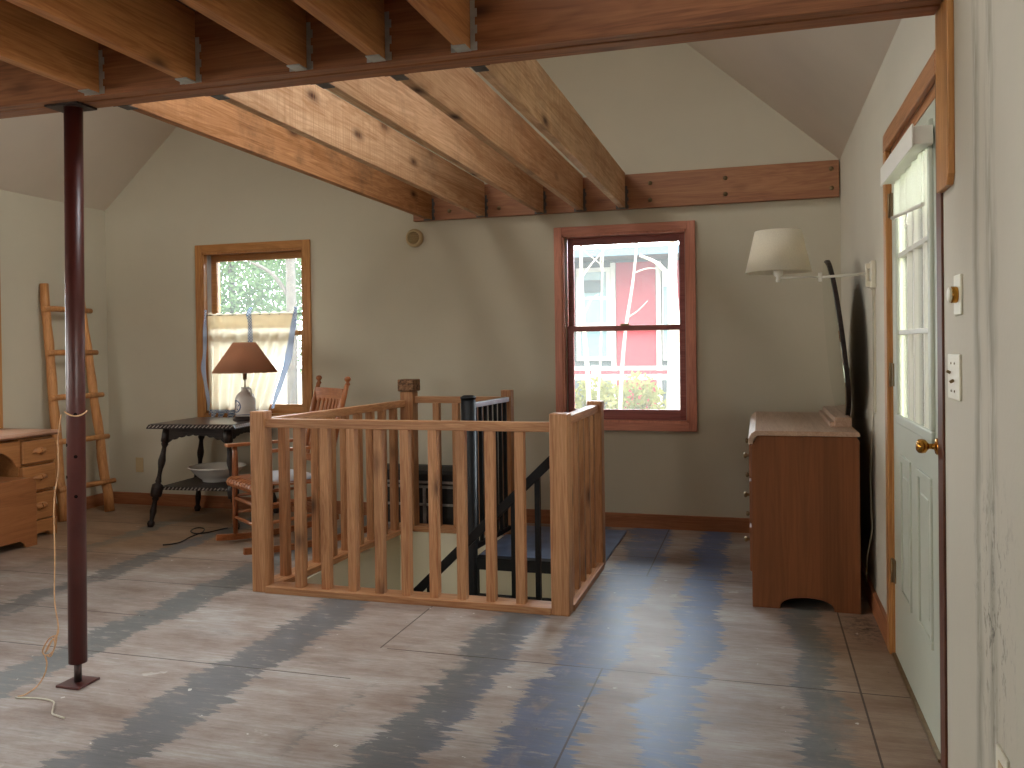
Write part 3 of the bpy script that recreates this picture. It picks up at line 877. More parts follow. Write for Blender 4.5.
# rails and plates
B(-2.449, -.937, 3.838, 3.886, RZ-.045, RZ).build('top_rail', 'rail_x', ra, bevel=.003)
B(-2.505, -2.457, 3.901, 5.40, RZ-.045, RZ).build('top_rail', 'rail_y', ra, bevel=.003) if False else None
MB().bar((-2.478, 3.9, RZ-.022), (-2.34, 5.40, RZ-.022), .048, .045).build('top_rail', 'rail_y', ra, bevel=.003)
B(-2.266, -1.644, 5.38, 5.425, RZ-.02, RZ+.025).build('top_rail', 'rail_x', ra, bevel=.003)
B(-.921, -.868, 3.904, 4.706, RZ-.02, RZ+.022).build('top_rail', 'rail_y', ra, bevel=.003)
B(-2.449, -.937, 3.812, 3.925, 0, .034).build('bottom_plate', 'rail_x', ra, bevel=.003)
MB().bar((-2.475, 3.9, .017), (-2.36, 5.44, .017), .115, .034).build('bottom_plate', 'rail_y', ra, bevel=.003)
B(-2.30, -1.655, 5.345, 5.45, 0, .036).build('bottom_plate', 'rail_x', ra, bevel=.003)
B(-.945, -.845, 3.904, 4.706, 0, .03).build('bottom_plate', 'rail_y', ra, bevel=.003)
# balusters
def bal(x, y, z0, z1, w_=.0225): 
    return B(x-w_, x+w_, y-w_, y+w_, z0, z1).build('baluster', 'rail_z', ra, bevel=.002)
for x in (-2.268, -2.118, -1.968, -1.82, -1.678, -1.53, -1.387, -1.24, -1.092):
    bal(x, 3.862, .034, RZ-.045)
for i in range(9):
    y = 4.04+.148*i
    bal(-2.478+(.138)*(y-3.9)/1.5, y, .034, RZ-.045)
for x in (-2.112, -1.972, -1.80): bal(x, 5.40, .036, RZ-.02)
for y in (4.03, 4.175, 4.32, 4.465, 4.6): bal(-.895, y, .03, RZ-.02, .02)

# ================================================================== BLACK STEEL STAIR
stt = thing('metal_staircase', (-1.655, 4.75, LOW), 'black steel stair with handrail, centre pole and landing inside the railing', 'staircase')
MB().tube([(-1.655, 4.745, LOW), (-1.655, 4.745, .945)], .044, 20).build('newel_pole', 'steel_black', stt)
MB().lathe([(.047, 0), (.047, .012), (.03, .022), (0, .024)], 20, Matrix.Translation((-1.655, 4.745, .945))).build('pole_cap', 'steel_black', stt)
B(-1.62, -.86, 4.80, 5.66, .0015, .009).build('landing_plate', plain('blue grey worn landing plate', '#63789a', .32, .1, .6, .3, 9), stt, bevel=.002)
B(-1.62, -.945, 4.735, 4.80, -.004, .009).build('landing_plate', 'steel_black', stt)
m = MB()
m.box(-1.64, -.945, 4.735, 4.765, -.062, -.004); m.box(-1.64, -1.605, 4.735, 4.765, -.24, -.05); m.box(-1.64, -.945, 4.735, 4.765, -.245, -.21)
m.box(-.975, -.945, 4.735, 4.765, -.3, 0); m.box(-1.64, -1.61, 4.765, 5.355, -.062, -.004)
m.build('landing_frame', 'steel_black', stt, bevel=.002)
# guard from the pole back to the rear wooden post
m = MB().bar((-1.645, 4.78, .905), (-1.60, 5.366, .905), .034, .03); m.build('guard_rail', plain('light worn steel rail', '#8b949b', .4, .5, .5, .15, 12), stt, bevel=.003)
MB().bar((-1.645, 4.78, .055), (-1.60, 5.366, .055), .03, .03).build('guard_rail', 'steel_black', stt, bevel=.003)
for i in range(7):
    t = (i+.6)/7.2
    x, y = -1.645+.045*t, 4.78+.586*t
    B(x-.011, x+.011, y-.011, y+.011, .068, .892).build('guard_baluster', 'steel_black', stt)
# descending handrail, balusters and treads
h0, h1 = Vector((-.985, 4.10, .695)), Vector((-1.96, 4.10, -.245))
MB().bar(h0, h1, .035, .045).build('handrail', 'steel_black', stt, bevel=.004)
dn = (h1-h0)/(h1.x-h0.x)
for x, zb in ((-1.07, -.02), (-1.195, -.075), (-1.655, -1.0), (-1.9, -1.2)):
    zt = h0.z+(x-h0.x)*dn.z
    B(x-.013, x+.013, 4.087, 4.113, -.55 if x > -1.3 else zt-.8, zt-.01).build('handrail_baluster', 'steel_black', stt)
for i in range(11):
    a0 = -i*math.radians(24)-.05; a1 = a0-math.radians(25)
    z = -.5-.21*i
    poly = [(-1.655+r*math.cos(a), 4.745+r*math.sin(a)) for r, a in ((.05, a0), (.64, a0), (.66, (a0+a1)/2), (.64, a1), (.05, a1))]
    if i < 9: MB().prism(poly, 'z', z-.03, z).build('tread', 'steel_black', stt)

# ================================================================== TRUNK BEHIND RAILING
tk = thing('storage_trunk', (-2.23, 5.62, 0), 'black trunk with pale metal bands on the floor behind the rear railing', 'trunk')
B(-2.62, -1.86, 5.475, 5.78, .012, .30).build('trunk_body', 'trunk_black', tk, bevel=.006)
m = MB().prism([(5.475, .302), (5.475, .375), (5.50, .395), (5.60, .412), (5.68, .412), (5.755, .395), (5.78, .375), (5.78, .302)], 'x', -2.62, -1.86)
m.build('trunk_lid', 'trunk_black', tk, bevel=.004)
for (z0, z1) in ((.31, .327), (.278, .296), (.155, .172), (.014, .03)):
    B(-2.622, -1.858, 5.468, 5.476, z0, z1).build('metal_band', 'trunk_metal', tk)
for x in (-2.61, -2.24, -1.93): B(x-.012, x+.012, 5.468, 5.476, .03, .278).build('metal_band', 'trunk_metal', tk)

# ================================================================== DRESSER
ds = thing('dresser', (.2, 4.75, 0), 'brown wooden dresser with round mirror against the right wall beside the door', 'dresser')
def side_poly(x0, x1, zt):
    pts = [(x0, 0), (x0, zt-.05), (x0+.03, zt), (x1-.012, zt), (x1, zt-.02), (x1, 0), (x1-.115, 0)]
    cx, rx, hz = (x0+.125+x1-.115)/2, (x1-.115-x0-.125)/2, .058
    for i in range(1, 12):
        a = PI*i/12
        pts.append((cx+rx*math.cos(a), hz*math.sin(a)**.7))
    pts.append((x0+.125, 0)); return pts
sp = side_poly(-.04, .44, .815)
MB().prism(sp, 'y', 4.17, 4.195).build('side_panel', 'dresser', ds, bevel=.003)
MB().prism(sp, 'y', 5.315, 5.34).build('side_panel', 'dresser', ds, bevel=.003)
B(.42, .435, 4.195, 5.315, .06, .80).build('back_panel', 'dresser', ds)
B(-.02, .42, 4.195, 5.315, .13, .15).build('bottom_panel', 'dresser', ds)
m = MB(); m.prism([(-.052, .775), (-.052, .80), (-.038, .827), (-.02, .838), (.435, .838), (.442, .832), (.442, .816), (-.01, .816), (-.025, .80), (-.032, .775)], 'y', 4.163, 5.347)
m.build('top', 'dresser_top', ds, bevel=.003)
m = MB(); pts = [(4.195, .02), (4.195, .14), (5.315, .14), (5.315, .02), (5.2, .02)]
for i in range(1, 14): pts.append((5.2-.89*i/14, .02+.05*math.sin(PI*i/14)**.6))
pts.append((4.31, .02)); m.prism(pts, 'x', -.036, -.018); m.build('base_apron', 'dresser', ds)
m = MB()
for z in (.145, .375, .595): m.box(-.03, -.01, 4.195, 5.315, z, z+.012)
m.build('drawer_rail', 'dresser', ds)
for (z0, z1) in ((.605, .772), (.39, .592), (.16, .372)):
    d = B(-.05, -.03, 4.2, 5.31, z0, z1).build('drawer', 'dresser', ds, bevel=.006)
    B(-.03, .36, 4.22, 5.29, z0+.01, z1-.02).build('drawer_box', 'desk_y', d)
    for y in (4.42, 5.09):
        zc = (z0+z1)/2
        MB().lathe([(.011, 0), (.008, .012), (.017, .02), (.0195, .028), (.014, .036), (0, .038)], 18, Matrix.Translation((-.05, y, zc)) @ Matrix.Rotation(-RX, 4, 'Y') @ Matrix.Scale(.8, 4)).build('knob', 'antique', d)
# mirror
MTX = Matrix.Translation((.398, 4.82, 1.08)) @ Matrix.Rotation(math.radians(-5.3), 4, 'Y')
def ell(a, b, n=64): return [(a*math.sin(2*PI*i/n), b*math.cos(2*PI*i/n)*(1 if math.cos(2*PI*i/n) > 0 else .40)) for i in range(n)]
m = MB().prism(ell(.45, .60), 'x', -.004, .0, MTX); m.build('mirror_glass', 'mirror', ds)
m = MB().prism(ell(.462, .612), 'x', .0005, .022, MTX)
mf = m.build('mirror_frame', 'ebony', ds, bevel=.003)
m = MB(); m.box(.33, .36, 4.42, 5.18, .838, .862); m.box(.352, .43, 4.40, 5.2, .838, .885)
m.build('mirror_base', 'dresser_top', ds, bevel=.004)
for y in (4.62, 4.98):
    m = MB().prism([(.434, .86), (.442, .86), (.442, 1.12), (.434, 1.12)], 'y', y-.025, y+.025); m.build('mirror_support', 'dresser', ds, bevel=.004)

# ================================================================== WALL LAMP
wl = thing('wall_lamp', (XR, 4.25, 1.55), 'white swing arm wall lamp reaching over the dresser', 'lamp')
m = MB().box(.489, XR, 4.12, 4.195, 1.492, 1.618); m.build('wall_plate', 'plate', wl, bevel=.004)
m = MB(); m.box(.472, .489, 4.14, 4.17, 1.50, 1.525); m.box(.472, .489, 4.14, 4.17, 1.582, 1.607); m.tube([(.476, 4.155, 1.50), (.476, 4.155, 1.607)], .008, 10)
m.build('pivot', 'plate', wl)
J = Vector((.276, 4.16, 1.553)); S = Vector((.09, 4.10, 1.552))
m = MB(); m.tube([(.476, 4.155, 1.562), J], .0062, 10); m.build('arm', 'white_paint', wl)
m = MB(); m.tube([J+Vector((0, 0, .002)), S], .0052, 10); m.build('arm', 'white_paint', wl)
m = MB(); m.tube([J+Vector((0, 0, -.02)), J+Vector((0, 0, .022))], .009, 12); m.build('arm_joint', 'white_paint', wl)
m = MB().lathe([(.006, -.02), (.011, -.016), (.011, -.004), (.008, 0), (.02, .012), (.021, .05), (.016, .054), (.016, .075), (0, .076)], 18, Matrix.Translation(S)); m.build('lamp_socket', 'white_paint', wl)
m = MB().shell([(.147, .025), (.103, .215), (.1015, .2145), (.1455, .025)], 48, Matrix.Translation(S), lambda a: .004*math.sin(a*24)); m.build('lamp_shade', 'shade_white', wl)
m = MB(); m.tube([S+Vector((0, 0, .06)), S+Vector((0, 0, .2))], .003, 6)
for a in (0, 2.1, 4.2): m.tube([S+Vector((0, 0, .2)), S+Vector((.1*math.cos(a), .1*math.sin(a), .2))], .002, 6)
m.build('shade_spider', 'white_paint', wl)
cp = smooth([(.5, 4.158, 1.49), (.5, 4.158, 1.3), (.5, 4.16, 1.0), (.502, 4.2, .88), (.502, 4.25, .80), (.502, 4.275, .70), (.5, 4.30, .62), (.5, 4.285, .54), (.5, 4.28, .45), (.5, 4.25, .38), (.49, 4.28, .30), (.485, 4.33, .22), (.485, 4.36, .1)])
MB().tube(cp, .0035, 6).build('cord', 'cord_white', wl)
B(.503, XR, 4.148, 4.168, .93, 1.49).build('cord_cover', 'plate', wl)

# ================================================================== SWITCHES, OUTLETS, DETECTOR
def plate(name, label, cat, y0, y1, z0, z1):
    t = thing(name, (XR, (y0+y1)/2, (z0+z1)/2), label, cat)
    B(XR-.007, XR, y0, y1, z0, z1).build('cover_plate', 'plate', t, bevel=.003)
    return t
t = plate('dimmer_switch', 'ivory dimmer plate with round brass knob on the right wall', 'switch', 2.435, 2.515, 1.318, 1.425)
MB().lathe([(.021, 0), (.022, .003), (.022, .014), (.02, .0155)], 20, Matrix.Translation((XR-.007, 2.47, 1.372)) @ Matrix.Rotation(-RX, 4, 'Y')).build('dimmer_knob', 'brass', t, bevel=.001)
MB().lathe([(.019, 0), (.02, .001), (.02, .005), (.016, .007), (0, .0075)], 20, Matrix.Translation((XR-.0225, 2.47, 1.372)) @ Matrix.Rotation(-RX, 4, 'Y')).build('knob_cap', 'plate', t)
t = plate('light_switch', 'ivory double toggle switch plate below the dimmer', 'switch', 2.455, 2.595, 1.092, 1.215)
for (y, z, dz) in ((2.56, 1.163, .006), (2.52, 1.145, -.006)):
    MB().bar((XR-.007, y, z), (XR-.017, y, z+dz), .010, .008).build('toggle', 'antique', t, bevel=.002)
for (y, z) in ((2.55, 1.19), (2.51, 1.19), (2.55, 1.115), (2.51, 1.115)):
    MB().lathe([(.0035, 0), (.003, .0015), (0, .002)], 8, Matrix.Translation((XR-.007, y, z)) @ Matrix.Rotation(-RX, 4, 'Y')).build('screw', 'antique', t)
t = plate('wall_outlet', 'ivory outlet plate low on the right wall in the bottom corner', 'outlet', 2.035, 2.125, .215, .345)
for z in (.255, .305): B(XR-.009, XR-.006, 2.062, 2.098, z-.014, z+.014).build('receptacle', 'beige_plastic', t, bevel=.004)
t = thing('wall_outlet', (-4.878, YB, .323), 'beige outlet plate low on the back wall left of the table', 'outlet')
B(-4.915, -4.843, YB-.007, YB, .265, .385).build('cover_plate', 'beige_plastic', t, bevel=.003)
for z in (.3, .35): B(-4.896, -4.862, YB-.009, YB-.006, z-.014, z+.014).build('receptacle', 'beige_plastic', t, bevel=.004)
t = thing('smoke_detector', (-2.415, YB, 2.055), 'round beige smoke detector on the back wall below the ledger', 'smoke detector')
mt = Matrix.Translation((-2.42, YB, 2.06)) @ Matrix.Rotation(RX, 4, 'X')
MB().lathe([(.066, 0), (.067, .02), (.062, .024), (.062, .034), (.05, .045), (.046, .04), (.046, .0365)], 32, mt).build('housing', 'beige_plastic', t)
m = MB().lathe([(0, .037), (.045, .037), (.045, .0385), (0, .0385)], 28, mt)
for i in range(5):
    z = -.03+.015*i; wd = math.sqrt(max(.043**2-z*z, 0))
    m.box(-2.42-wd, -2.42+wd, YB-.044, YB-.037, 2.06+z-.002, 2.06+z+.002)
m.build('grille', plain('grille shadow plastic', '#8f7850', .6), t)

# ================================================================== TABLE, BOWL, LAMP
TZ = .735
tb = thing('side_table', (-3.875, 5.40, 0), 'dark carved table with turned splayed legs under the curtained window', 'table', math.radians(5))
def lp(mb, name, mat, par, **kw): return mb.build(name, mat, par, world=False, **kw)
W_, D_ = .345, .315
m = MB(); m.box(-W_+.02, W_-.02, -D_+.02, D_-.02, TZ-.004, TZ); top = m
m.prism([(-W_, TZ-.026), (-W_+.022, TZ-.004), (W_-.022, TZ-.004), (W_, TZ-.026), (W_-.004, TZ-.034), (-W_+.004, TZ-.034)], 'y', -D_+.02, D_-.02)
lp(m, 'tabletop', 'table_top', tb)
m = MB()
for s in (-1, 1):
    m.prism([(-W_, TZ-.026), (-W_+.02, TZ-.003), (W_-.02, TZ-.003), (W_, TZ-.026), (W_, TZ-.034), (-W_, TZ-.034)], 'y', s*D_-.001 if s < 0 else D_-.02, s*D_+.02 if s < 0 else D_)
lp(m, 'edge_moulding', 'ebony', tb)
# carved gouges along the edge
m = MB()
for i in range(22):
    x = -W_+.03+(2*W_-.06)*i/21
    m.bar((x-.010, -D_-.003, TZ-.024), (x+.010, -D_+.0045, TZ-.007), .012, .006)
lp(m, 'carved_edge', plain('pale carving', '#8f857d', .4, 0, .5), tb)
m = MB()
for i in range(20):
    y = -D_+.03+(2*D_-.06)*i/19
    m.bar((W_+.002, y-.010, TZ-.026), (W_-.016, y+.010, TZ-.007), .012, .006)
lp(m, 'carved_edge', plain('pale carving', '#8f857d', .4, 0, .5), tb)
# scalloped aprons
def apron(a0, a1, fixed, axis):
    pts = [(a0, TZ-.034), (a1, TZ-.034)]
    n = 44
    for i in range(n+1):
        t = i/n; x = a1+(a0-a1)*t
        arch = .105-.062*math.sin(PI*t)**.8
        pts.append((x, TZ-.034-arch-.012*abs(math.sin(t*PI*9))))
    return MB().prism(pts, axis, fixed-.009, fixed+.009)
lp(apron(-.245, .245, -.235, 'y'), 'apron', 'ebony', tb); lp(apron(-.245, .245, .235, 'y'), 'apron', 'ebony', tb)
lp(apron(-.235, .235, -.245, 'x'), 'apron', 'ebony', tb); lp(apron(-.235, .235, .245, 'x'), 'apron', 'ebony', tb)
def turned_leg(sx, sy):
    a = Vector((sx*.235, sy*.225, TZ-.035)); b_ = Vector((sx*.335, sy*.30, 0))
    d = b_-a; L = d.length
    q = Vector((0, 0, 1)).rotation_difference(d.normalized()).to_matrix().to_4x4()
    mm = Matrix.Translation(a) @ q
    pf = [(.031, 0), (.031, .10), (.022, .105), (.026, .115), (.022, .125), (.015, .14), (.019, .19), (.026, .235), (.024, .26), (.016, .30), (.0145, .34), (.019, .375), (.022, .385), (.017, .395), (.024, .402),
          (.037, .41), (.040, .44), (.040, .468), (.037, .492), (.022, .50), (.025, .51), (.016, .525), (.018, .56), (.023, .60), (.017, .64), (.015, .665), (.024, .675), (.026, .69), (.020, .705), (.02, L)]
    pf = [p for p in pf if p[1] <= L]
    return MB().lathe(pf, 16, mm)
for sx in (-1, 1):
    for sy in (-1, 1): lp(turned_leg(sx, sy), 'leg', 'ebony', tb)
m = MB(); m.box(-.285, .285, -.26, .26, .258, .283); lp(m, 'lower_shelf', 'ebony', tb, bevel=.004)
m = MB()
for i in range(17):
    x = -.24+.48*i/16
    m.bar((x-.008, -.261, .262), (x+.008, -.261, .279), .008, .007)
lp(m, 'carved_edge', plain('pale carving', '#8f857d', .4, 0, .5), tb)

m = MB().lathe([(.10, 0), (.105, .004), (.104, .014), (.14, .04), (.175, .075), (.192, .098), (.207, .104), (.209, .109), (.205, .113), (.19, .108), (.17, .08), (.135, .046), (.09, .024), (0, .022)], 44, Matrix.Translation((-3.885, 5.44, .2832)))
tag(m.build('wash_bowl', 'ceramic'), 'large white enamel bowl on the lower shelf of the dark table', 'bowl')

tl = thing('table_lamp', (-3.655, 5.47, TZ), 'stoneware jug lamp with brown pleated shade on the dark table', 'lamp')
lp(MB().lathe([(.088, 0), (.09, .006), (.088, .012), (.074, .016), (.072, .03), (0, .031)], 32), 'lamp_base', 'ebony', tl)
lp(MB().lathe([(.069, .031), (.073, .037), (.074, .06), (.075, .13), (.072, .16), (.06, .187), (.044, .204), (.032, .212), (.027, .222), (.028, .236), (.031, .24), (.028, .245), (0, .246)], 36), 'jug', 'jug', tl)
lp(MB().tube(smooth([(.03, -.012, .232), (.05, -.02, .236), (.064, -.025, .222), (.066, -.026, .2), (.058, -.024, .183)]), .0075, 10), 'jug_handle', 'jug', tl)
lp(MB().tube([(0, 0, .246), (0, 0, .30)], .006, 10).tube([(0, 0, .30), (0, 0, .345)], .015, 14), 'lamp_stem', 'antique', tl)
lp(MB().shell([(.234, .352), (.082, .575), (.0805, .5745), (.232, .352)], 96, None, lambda a: .006*math.sin(a*40)), 'lamp_shade', 'shade_brown', tl)
m = MB()
for a in (0, 2.1, 4.2): m.tube([(0, 0, .56), (.084*math.cos(a), .084*math.sin(a), .573)], .002, 6)
m.tube([(0, 0, .34), (0, 0, .56)], .003, 6); lp(m, 'shade_spider', 'antique', tl)

# cafe curtain
cz1 = 1.525
m = MB().tube([(-4.236, 5.797, cz1+.008), (-3.354, 5.797, cz1+.002)], .0045, 8)
tag(m.build('curtain_rod', 'rust'), 'thin dark rod across the middle of the curtained window', 'curtain rod')
ct = thing('half_curtain', (-3.8, 5.795, .76), 'cream half curtain with blue gingham ties, its right edge swept aside', 'curtain')
def cpoint(s, t):
    # s across 0..1, t down 0..1
    xl = -4.20+.03*math.sin(t*PI*1.2)*0
    xr = -3.415-(.26*t**1.15)
    x = xl+(xr-xl)*s
    amp = .013+.012*t
    y = 5.793+amp*math.sin(s*46+math.sin(s*9)*1.5)*(.35 if t < .14 else 1)-.015*t*s
    z = cz1+.022-(.79-.0*s)*t + (.008*math.sin(s*60) if t == 0 else 0)
    return (x, y, z)
NS, NT_ = 120, 22
m = MB()
g = [[m.bm.verts.new(cpoint(i/NS, j/NT_)) for i in range(NS+1)] for j in range(NT_+1)]
for j in range(NT_):
    for i in range(NS):
        m.bm.faces.new((g[j][i], g[j][i+1], g[j+1][i+1], g[j+1][i])).smooth = True
m.build('curtain_panel', 'curtain', ct)
m = MB()
g = [[m.bm.verts.new(Vector(cpoint(i/NS, .02+.14*j/3))+Vector((0, -.004, 0))) for i in range(NS+1)] for j in range(4)]
for j in range(3):
    for i in range(NS): m.bm.faces.new((g[j][i], g[j][i+1], g[j+1][i+1], g[j+1][i])).smooth = True
m.build('curtain_heading', 'curtain', ct)
def ribbon(pts, wd, nm='gingham_tie'):
    P = smooth(pts, 4); m = MB(); prev = None
    for i, p in enumerate(P):
        q = (m.bm.verts.new(p+Vector((-wd(i/(len(P)-1))/2, .004*math.sin(i*.9), 0))), m.bm.verts.new(p+Vector((wd(i/(len(P)-1))/2, -.004*math.sin(i*.9), 0))))
        if prev: m.bm.faces.new((prev[0], prev[1], q[1], q[0])).smooth = True
        prev = q
    return m.build(nm, 'lace', ct)
ribbon([(-4.205, 5.775, 1.575), (-4.21, 5.77, 1.45), (-4.215, 5.768, 1.25), (-4.232, 5.77, 1.12), (-4.215, 5.77, 1.0), (-4.19, 5.77, .85), (-4.195, 5.77, .78)], lambda t: .024+.016*math.sin(t*PI)**2)
ribbon([(-3.79, 5.77, 1.585), (-3.81, 5.765, 1.54), (-3.80, 5.765, 1.47), (-3.80, 5.768, 1.35), (-3.802, 5.77, 1.2)], lambda t: .04)
ribbon([(-3.395, 5.765, 1.58), (-3.405, 5.76, 1.50), (-3.43, 5.758, 1.36), (-3.46, 5.755, 1.2), (-3.51, 5.755, 1.05), (-3.57, 5.757, .90), (-3.61, 5.76, .80)], lambda t: .03+.03*math.sin(t*PI)**2)
m = MB(); prev = None
for i in range(61):
    s = i/60
    a = Vector(cpoint(s, .965)); b_ = Vector(cpoint(s, 1.045))
    a.y -= .006; b_.y -= .008
    q = (m.bm.verts.new(a), m.bm.verts.new(b_))
    if prev: m.bm.faces.new((prev[0], q[0], q[1], prev[1]))
    prev = q
m.build('gingham_hem', 'lace', ct)

# floor cable by the table
m = MB().tube(smooth([(-3.70, 4.60, .004), (-3.66, 4.63, .004), (-3.64, 4.70, .004), (-3.675, 4.84, .004), (-3.68, 4.92, .004), (-3.685, 4.99, .006), (-3.735, 5.07, .009), (-3.79, 5.08, .010), (-3.80, 5.04, .010), (-3.76, 4.96, .011), (-3.69, 4.92, .009), (-3.645, 4.97, .006), (-3.63, 5.05, .004), (-3.6, 5.15, .004)]), .0042, 8)
tag(m.build('lamp_cable', 'cable_black'), 'black cable curling on the floor in front of the dark table', 'cable')

# ================================================================== ROCKING CHAIR
# local frame: faces -y, x across; far front leg is at -x
ch = thing('rocking_chair', (-2.97, 4.86, 0), 'wooden slat back rocking chair between the railing and the dark table', 'chair', math.radians(-36))
HW = .245
def rlp(mb, nm, mat='rock_z', **kw): return mb.build(nm, mat, ch, world=False, **kw)
def arc(x):
    pts = []
    for i in range(25):
        y = -.36+.86*i/24
        pts.append((x, y, .024+.16*((y+.02))**2))
    return pts
for s in (-1, 1):
    P = arc(s*HW)
    m = MB()
    for a, b_ in zip(P, P[1:]): m.bar(a, b_, .028, .04)
    rlp(m, 'rocker', 'rock_y', bevel=.003)
    # front leg with turned bulges up to the arm
    rlp(MB().tube([(s*HW, -.235, .035), (s*HW, -.235, .2), (s*HW, -.235, .3), (s*HW, -.232, .42), (s*HW, -.23, .55), (s*HW, -.23, .625)], [.015, .018, .017, .021, .019, .015], 12), 'front_leg')
    # rear post, reclined
    rlp(MB().tube([(s*.20, .19, .06), (s*.20, .205, .22), (s*.20, .215, .40), (s*.205, .25, .62), (s*.212, .32, .9), (s*.216, .352, 1.015)], [.016, .018, .020, .019, .019, .015], 12)
        .lathe([(.0, -.005), (.012, 0), (.018, .008), (.012, .018), (.010, .022), (.02, .034), (.022, .044), (.016, .056), (0, .06)], 14, Matrix.Translation((s*.2165, .357, 1.012))), 'rear_post')
    # arm
    m = MB().prism([(s*HW-.03, -.29), (s*HW-.034, -.25), (s*HW-.02, -.1), (s*HW-.022, .25), (s*HW+.018, .25), (s*HW+.025, -.1), (s*HW+.034, -.25), (s*HW+.026, -.29)], 'z', .622, .643)
    rlp(m, 'arm', 'rock_y', bevel=.006)
    rlp(MB().tube([(s*(HW-.01), .0, .41), (s*(HW-.005), .0, .625)], .010, 10), 'arm_spindle')
    for z in (.19, .30):
        rlp(MB().tube([(s*HW, -.235, z), (s*(HW-.02), 0, z+.005), (s*.20, .205, z+.01)], [.009, .013, .009], 10), 'stretcher', 'rock_y')
for (z, y) in ((.16, -.235), (.285, -.235)):
    rlp(MB().tube([(-HW, y, z), (0, y, z), (HW, y, z)], [.009, .013, .009], 10), 'stretcher', 'rock_x')
rlp(MB().tube([(-.2, .205, .22), (.2, .205, .22)], .011, 10), 'stretcher', 'rock_x')
# slatted seat rolling over at the front
m = MB()
prof = [(-.275, .375), (-.285, .395), (-.275, .415), (-.24, .428), (-.15, .425), (0, .412), (.12, .412), (.21, .42)]
for i in range(11):
    x = -.235+.047*i
    for (a, b_) in zip(prof, prof[1:]):
        m.bar((x, a[0], a[1]), (x, b_[0], b_[1]), .036, .012)
rlp(m, 'seat', 'rock_y')
for y in (-.24, .2): rlp(B(-HW if y < 0 else -.2, HW if y < 0 else .2, y-.012, y+.012, .38, .41), 'seat_rail', 'rock_x', bevel=.003)
# back: rails and slats
def back(z): return .25+(z-.62)*.25
for (z0, z1, bw) in ((.90, .99, .02), (.50, .545, .02)):
    m = MB()
    for i in range(8):
        x0, x1 = -.21+.42*i/8, -.21+.42*(i+1)/8
        f = lambda x: .02*(1-(x/.21)**2)
        zc = (z0+z1)/2
        m.bar((x0, back(zc)+f(x0), zc), (x1, back(zc)+f(x1), zc), .018, z1-z0)
    rlp(m, 'back_rail', 'rock_x')
for i in range(7):
    x = -.156+.052*i
    f = .018*(1-(x/.21)**2)
    rlp(MB().bar((x, back(.53)+f, .53), (x, back(.92)+f, .92), .012, .027, (1, 0, 0)), 'back_slat')
m = MB()
gx, gy = 10, 10
def cu(i, j, top):
    u, v = i/gx*2-1, j/gy*2-1
    edge = max(0, 1-abs(u)**4)*max(0, 1-abs(v)**4)
    return (u*.19, .0+v*.17, .424+(.035*edge**.5 if top else 0))
g1 = [[m.bm.verts.new(cu(i, j, True)) for i in range(gx+1)] for j in range(gy+1)]
g0 = [[m.bm.verts.new(cu(i, j, False)) for i in range(gx+1)] for j in range(gy+1)]
for j in range(gy):
    for i in range(gx):
        m.bm.faces.new((g1[j][i], g1[j][i+1], g1[j+1][i+1], g1[j+1][i])).smooth = True
        m.bm.faces.new((g0[j][i], g0[j+1][i], g0[j+1][i+1], g0[j][i+1]))
bmesh.ops.remove_doubles(m.bm, verts=m.bm.verts, dist=.0005)
cs = m.build('seat_cushion', 'cushion')
cs.location = ch.location; cs.rotation_euler = ch.rotation_euler
tag(cs, 'pale thin cushion lying on the rocking chair seat', 'cushion')

# ================================================================== LADDER
ld = thing('pole_ladder', (-4.95, 5.3, 0), 'rustic peeled pole ladder leaning on the left wall', 'ladder')
la, lb = Vector((-4.975, 5.10, 0.0)), Vector((-5.138, 5.125, 1.77))
ra_, rb = Vector((-4.92, 5.505, 0.0)), Vector((-5.138, 5.475, 1.72))
def pole(a, b, r0, r1):
    pts = []; rs = []
    for i in range(13):
        t = i/12
        p = a.lerp(b, t); p += Vector((.004*math.sin(i*2.1), .006*math.sin(i*1.7), 0)) if 0 < i < 12 else Vector((0, 0, 0))
        pts.append(p); rs.append(r0+(r1-r0)*t+.002*math.sin(i*2.9))
    return MB().tube(pts, rs, 14)
pole(la, lb, .037, .031).build('side_rail', 'ladder', ld)
pole(ra_, rb, .037, .029).build('side_rail', 'ladder', ld)
for z in (1.58, 1.25, .915, .585, .235):
    a = la.lerp(lb, z/1.77); b_ = ra_.lerp(rb, z/1.72)
    d = (b_-a).normalized(); off = Vector((.027, 0, 0))
    p = a-d*.05+off; q = b_+d*.06+off
    MB().tube([p, p.lerp(q, .25)+Vector((0, 0, .003)), p.lerp(q, .6), q], [.02, .022, .021, .019], 12).build('rung', 'ladder', ld)

